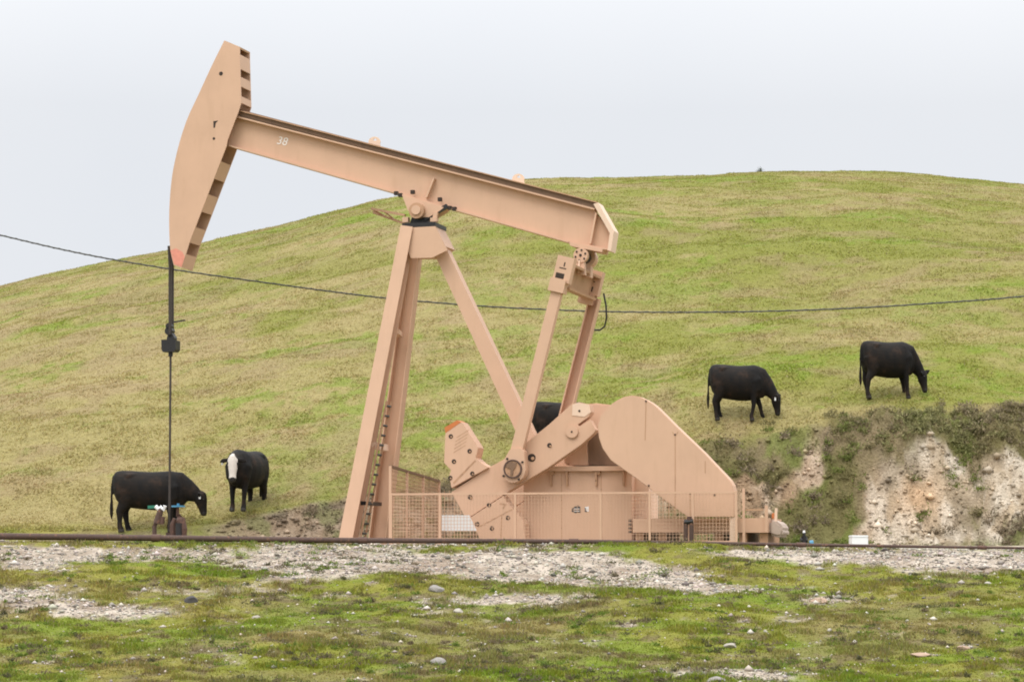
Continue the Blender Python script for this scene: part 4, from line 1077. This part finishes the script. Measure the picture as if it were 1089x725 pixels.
def cow(name_label, foot, yaw, pose, scale=1.0, white=False, tagside=None, slope=0.0, group='black cattle on the hillside', sx=1.0):
    root = empty('cow', foot, yaw); root.rotation_euler = (0, slope, yaw); root.scale = (scale * sx, scale, scale)
    tag(root, name_label, 'cow', group)
    m = MB()
    tors = [(-.845, 1.10, .07, .12), (-.825, 1.07, .17, .23), (-.77, 1.02, .245, .325), (-.66, .97, .29, .395), (-.46, .945, .31, .42), (-.22, .92, .335, .425),
            (.0, .905, .35, .43), (.25, .91, .335, .435), (.45, .925, .29, .435), (.60, .925, .245, .40), (.73, .90, .18, .30), (.81, .87, .09, .17)]
    loft(m, [((x_, 0, z_), a_, b_, 'X') for x_, z_, a_, b_ in tors], 28)
    for s_ in (-1, 1):
        loft(m, [((-.64, s_ * .10, 1.24), .08, .07, None), ((-.47, s_ * .19, 1.22), .08, .08, None), ((-.3, s_ * .14, 1.24), .07, .06, None)], 12)
        loft(m, [((.36, s_ * .15, 1.20), .08, .12, None), ((.48, s_ * .23, .95), .08, .18, None), ((.53, s_ * .19, .70), .08, .12, None)], 14)
        loft(m, [((-.66, s_ * .15, 1.10), .11, .18, None), ((-.56, s_ * .19, .88), .12, .22, None), ((-.52, s_ * .19, .68), .10, .16, None)], 14)
    loft(m, [((.50, 0, .62), .13, .10, None), ((.68, 0, .66), .12, .11, None), ((.78, 0, .76), .07, .09, None)], 12)   # brisket
    nk = pose['neck']      # list of (x, y, z, hw, hh)
    hlat = Vector(pose.get('hlat', (0, 1, 0)))
    loft(m, [((.46, 0, 1.02), .20, .33, None)] + [((a, b, c_), w_, h_, hlat) for a, b, c_, w_, h_ in nk], 16)
    pol, nos = Vector(pose['poll']), Vector(pose['nose'])
    t = (nos - pol); L_ = t.length; t.normalize()
    lat = (hlat - t * hlat.dot(t)).normalized(); fr = lat.cross(t)
    if fr.dot(Vector(pose.get('front', (1, 0, .5)))) < 0: fr = -fr
    prof = [(-.10, .06, .08, -.02), (0, .105, .125, 0), (.16, .125, .145, -.01), (.34, .120, .14, -.015), (.52, .095, .115, -.005), (.72, .078, .092, 0), (.88, .083, .082, 0), (.98, .070, .066, -.005), (1.03, .04, .04, -.01)]
    loft(m, [(pol + t * (L_ * s_) + fr * o_, w_, h_, lat) for s_, w_, h_, o_ in prof], 16)
    for s_ in (-1, 1):       # ears
        e0 = pol + t * .05 + lat * (s_ * .09); ev = Vector(pose['earv'][0 if s_ < 0 else 1]) if 'earv' in pose else lat * (s_ * .13) - fr * .02 + Vector((0, 0, pose.get('ear', -.01))); e1 = e0 + ev; e2 = e1 + ev * .7 - Vector((0, 0, .012))
        loft(m, [(e0, .035, .035, t), (e1, .068, .026, t), (e2, .015, .014, t)], 8)
    for nm, pts in pose['legs'].items():
        loft(m, [((a, b, c_), w_, h_, (0, 1, 0)) for a, b, c_, w_, h_ in pts], 12)
    tl = pose.get('tail', [(-.70, 0, 1.30), (-.83, 0, 1.22), (-.875, 0, .98), (-.88, 0, .74), (-.885, .01, .52), (-.88, .01, .38), (-.875, .01, .26)])
    loft(m, [(p_, r_, r_, None) for p_, r_ in zip(tl, (.06, .045, .032, .028, .045, .042, .015))], 8)
    body = m.build('body', hm_, None)
    md = body.modifiers.new('r', 'REMESH'); md.mode = 'VOXEL'; md.voxel_size = .017
    ms = body.modifiers.new('s', 'SMOOTH'); ms.factor = .5; ms.iterations = 9
    bpy.context.view_layer.update()
    me = bpy.data.meshes.new_from_object(body.evaluated_get(bpy.context.evaluated_depsgraph_get()))
    bpy.data.objects.remove(body)
    me.materials.clear(); me.materials.append(hm_); me.materials.append(whide); me.materials.append(hoofm); me.materials.append(muzm)
    cs = np.empty(len(me.polygons) * 3, np.float32); me.polygons.foreach_get('center', cs); cs = cs.reshape(-1, 3)
    mi = np.zeros(len(cs), np.int32)
    mi[cs[:, 2] < .05] = 2
    rel = cs - np.array(pol); s_ = rel @ np.array(t) / L_; f_ = rel @ np.array(fr); l_ = np.abs(rel @ np.array(lat))
    if white:
        nzv = fbm(cs[:, 1] * 25, cs[:, 2] * 25, 2, 5) * .03
        mi[(s_ > -.12) & (s_ < .90) & (f_ > .0) & (l_ < np.interp(s_, [-.12, .12, .45, .9], [.02, .112, .10, .075]) + nzv * .7 - .01)] = 1
    mi[(s_ > .86) & (s_ < 1.2) & (np.abs(f_) < .15) & (l_ < .12)] = 3
    me.polygons.foreach_set('material_index', mi)
    me.polygons.foreach_set('use_smooth', np.ones(len(cs), bool))
    ob = bpy.data.objects.new('body', me); COL.objects.link(ob); ob.parent = root
    for s__ in (-1, 1):
        c_ = pol + t * (L_ * .27) + lat * (s__ * .108) + fr * .055
        bm = bmesh.new(); bmesh.ops.create_uvsphere(bm, u_segments=10, v_segments=8, radius=.022, matrix=Matrix.Translation(c_)); me2 = bpy.data.meshes.new('eye'); bm.to_mesh(me2); bm.free(); me2.materials.append(eyem)
        e = bpy.data.objects.new('eye', me2); COL.objects.link(e); e.parent = root
    if tagside:
        e0 = pol + t * .10 + lat * (tagside * .20) + fr * .05
        if 'tagoff' in pose: e0 = pol + Vector(pose['tagoff'])
        m = MB(); r_ = pose.get('tagdir', (0, 1, 0))
        m.bar(e0, e0 + Vector((0.0, 0, -.075)), .045, .012, ref=r_); m.build('ear_tag', M['white'], root)
    return root

def leg_front(x, y, kx=0, hx=0):
    return [(x, y, .95, .11, .18), (x - .02, y * 1.0, .72, .095, .135), (x - .02 + kx * .4, y * .92, .54, .072, .092), (x + kx, y * .9, .38, .060, .068), (x + kx + (hx - kx) * .5, y * .88, .22, .048, .053), (x + hx - .01, y * .88, .11, .055, .058), (x + hx + .015, y * .88, .04, .062, .070), (x + hx + .02, y * .88, -.03, .064, .078)]
def leg_hind(x, y, kx=0, hx=0):
    return [(x, y, 1.0, .13, .25), (x + .05, y * 1.08, .74, .115, .205), (x - .01, y * 1.02, .58, .085, .135), (x - .10 + kx, y, .44, .063, .088), (x - .09 + kx * .5 + hx * .5, y * .95, .24, .048, .060), (x - .09 + hx, y * .95, .12, .056, .062), (x - .06 + hx, y * .95, .045, .062, .074), (x - .05 + hx, y * .95, -.03, .064, .078)]

low_head = dict(
    neck=[(.62, 0, .98, .18, .32), (.82, 0, .84, .14, .23), (.96, 0, .70, .115, .17), (1.04, 0, .61, .10, .135)],
    poll=(1.09, 0, .62), nose=(1.15, 0, .13), front=(1, 0, .3), ear=.02,
    legs={'fl': leg_front(.47, -.19, -.02, -.08), 'fr': leg_front(.52, .19, .1, .2), 'hl': leg_hind(-.58, -.17, 0, .04), 'hr': leg_hind(-.58, .17, .06, .14)},
    tagoff=(-.02, -.18, -.06), tagdir=(0, 1, 0), earv=((.02, -.13, .02), (.08, .10, .06)))
mid_head = dict(
    neck=[(.62, 0, 1.0, .18, .34), (.82, 0, .92, .145, .25), (.98, 0, .83, .12, .185), (1.06, 0, .78, .105, .14)],
    poll=(1.12, 0, .83), nose=(1.20, 0, .36), front=(1, 0, .3), ear=.05,
    legs={'fl': leg_front(.47, -.19, 0, -.02), 'fr': leg_front(.50, .19, .03, .07), 'hl': leg_hind(-.58, -.17, 0, .0), 'hr': leg_hind(-.58, .17, .08, .13)},
    tagoff=(.0, -.17, -.03), tagdir=(0, 1, 0))
turn_head = dict(
    neck=[(.62, 0, .98, .18, .32), (.80, .0, .84, .14, .23), (.94, -.02, .70, .115, .17), (1.01, -.04, .60, .10, .135)],
    poll=(1.05, -.05, .62), nose=(1.10, -.14, .14), front=(.6, -.8, .3), hlat=(.55, .83, 0), earv=((-.06, -.10, .02), (.165, .05, .085)),
    legs={'fl': leg_front(.50, -.19, .0, .03), 'fr': leg_front(.50, .19, .05, .10), 'hl': leg_hind(-.60, -.17, -.02, -.06), 'hr': leg_hind(-.60, .17, .04, .12)})
stare = dict(
    neck=[(.62, 0, 1.04, .19, .33), (.78, 0.01, 1.07, .165, .25), (.90, .03, 1.08, .14, .19)],
    poll=(.93, .04, 1.17), nose=(1.06, .08, .62), front=(1, .25, .4), hlat=(-.24, .97, 0), ear=-.02,
    legs={'fl': leg_front(.47, -.17, 0, 0), 'fr': leg_front(.52, .17, .0, .03), 'hl': leg_hind(-.58, -.17, 0, .06), 'hr': leg_hind(-.58, .17, 0, -.02)},
    tagoff=(.02, -.25, -.09), tagdir=(1, 0, 0))

def at_row(px, py): return ground_hit(px, py, y0=64.6)
# feet positions (front-view mid point between fore and hind hooves)
cow('black cow with lowered head standing behind the wellhead at lower left', at_row(160, 565), .0, mid_head, 1.02, tagside=-1)
cow('black cow with a white face looking at the viewer above the small dirt bank', at_row(262, 543), math.radians(-106), stare, 1.03, white=True, tagside=-1)
cow('grazing brownish black cow with a white ear tag above the belt guard', at_row(785, 447), math.radians(-6), low_head, .98, tagside=-1, slope=.02, sx=.84)
cow('jet black grazing cow with one ear pricked, farthest right on the hill', at_row(945, 423.5), math.radians(14), turn_head, 1.01, sx=.80)
cow('black cow mostly hidden behind the crank and the pitman arms', at_row(599, 489), math.radians(3), dict(low_head, tagoff=(0, 0, 0)), 1.0, sx=.88)

# ------------------------------------------------------------------ light
SUN_EL, SUN_AZ = math.radians(58), math.radians(205)      # azimuth clockwise from +Y: behind the camera, to the left
sd = bpy.data.lights.new('sun', 'SUN'); sd.energy = 1.45; sd.angle = math.radians(25); sd.color = (1.0, .965, .91)
so = bpy.data.objects.new('sun', sd); COL.objects.link(so)
dirv = Vector((math.sin(SUN_AZ) * math.cos(SUN_EL), math.cos(SUN_AZ) * math.cos(SUN_EL), math.sin(SUN_EL)))
so.rotation_euler = dirv.to_track_quat('Z', 'Y').to_euler()

w = bpy.data.worlds.new('World'); S.world = w; w.use_nodes = True
nt = w.node_tree; bg = nt.nodes['Background']; bg.inputs['Strength'].default_value = .1
sky = N(nt, 'ShaderNodeTexSky', sky_type='NISHITA'); sky.sun_disc = False; sky.sun_elevation = SUN_EL; sky.sun_rotation = SUN_AZ
sky.air_density = 1.0; sky.dust_density = 4.0
tcn = N(nt, 'ShaderNodeTexCoord').outputs['Generated']
sx = N(nt, 'ShaderNodeSeparateXYZ'); nt.links.new(tcn, sx.inputs[0])
# overcast luminance: three times brighter at the zenith than at the horizon
ov = ramp(nt, sx.outputs['Z'], [(0.0, (.79, .82, .875)), (.16, (.835, .855, .895)), (.4, (1.6, 1.61, 1.63)), (1.0, (2.75, 2.76, 2.78))])
cl = noise(nt, tcn, 3.0, 5, .5)
clr = ramp(nt, cl, [(.3, (.955, .965, .975)), (.7, (1.035, 1.03, 1.02))])
ov = mixc(nt, 1.0, ov, clr, 'MULTIPLY')
sc = N(nt, 'ShaderNodeVectorMath', operation='SCALE'); sc.inputs['Scale'].default_value = 10.0; nt.links.new(ov, sc.inputs[0])
fin = mixc(nt, 0.04, sc.outputs[0], sky.outputs['Color'])
nt.links.new(fin, bg.inputs['Color'])

S.view_settings.view_transform = 'Standard'; S.view_settings.look = 'None'; S.view_settings.exposure = 0.0; S.view_settings.gamma = 1
S.render.engine = 'CYCLES'
S.cycles.filter_width = 1.9
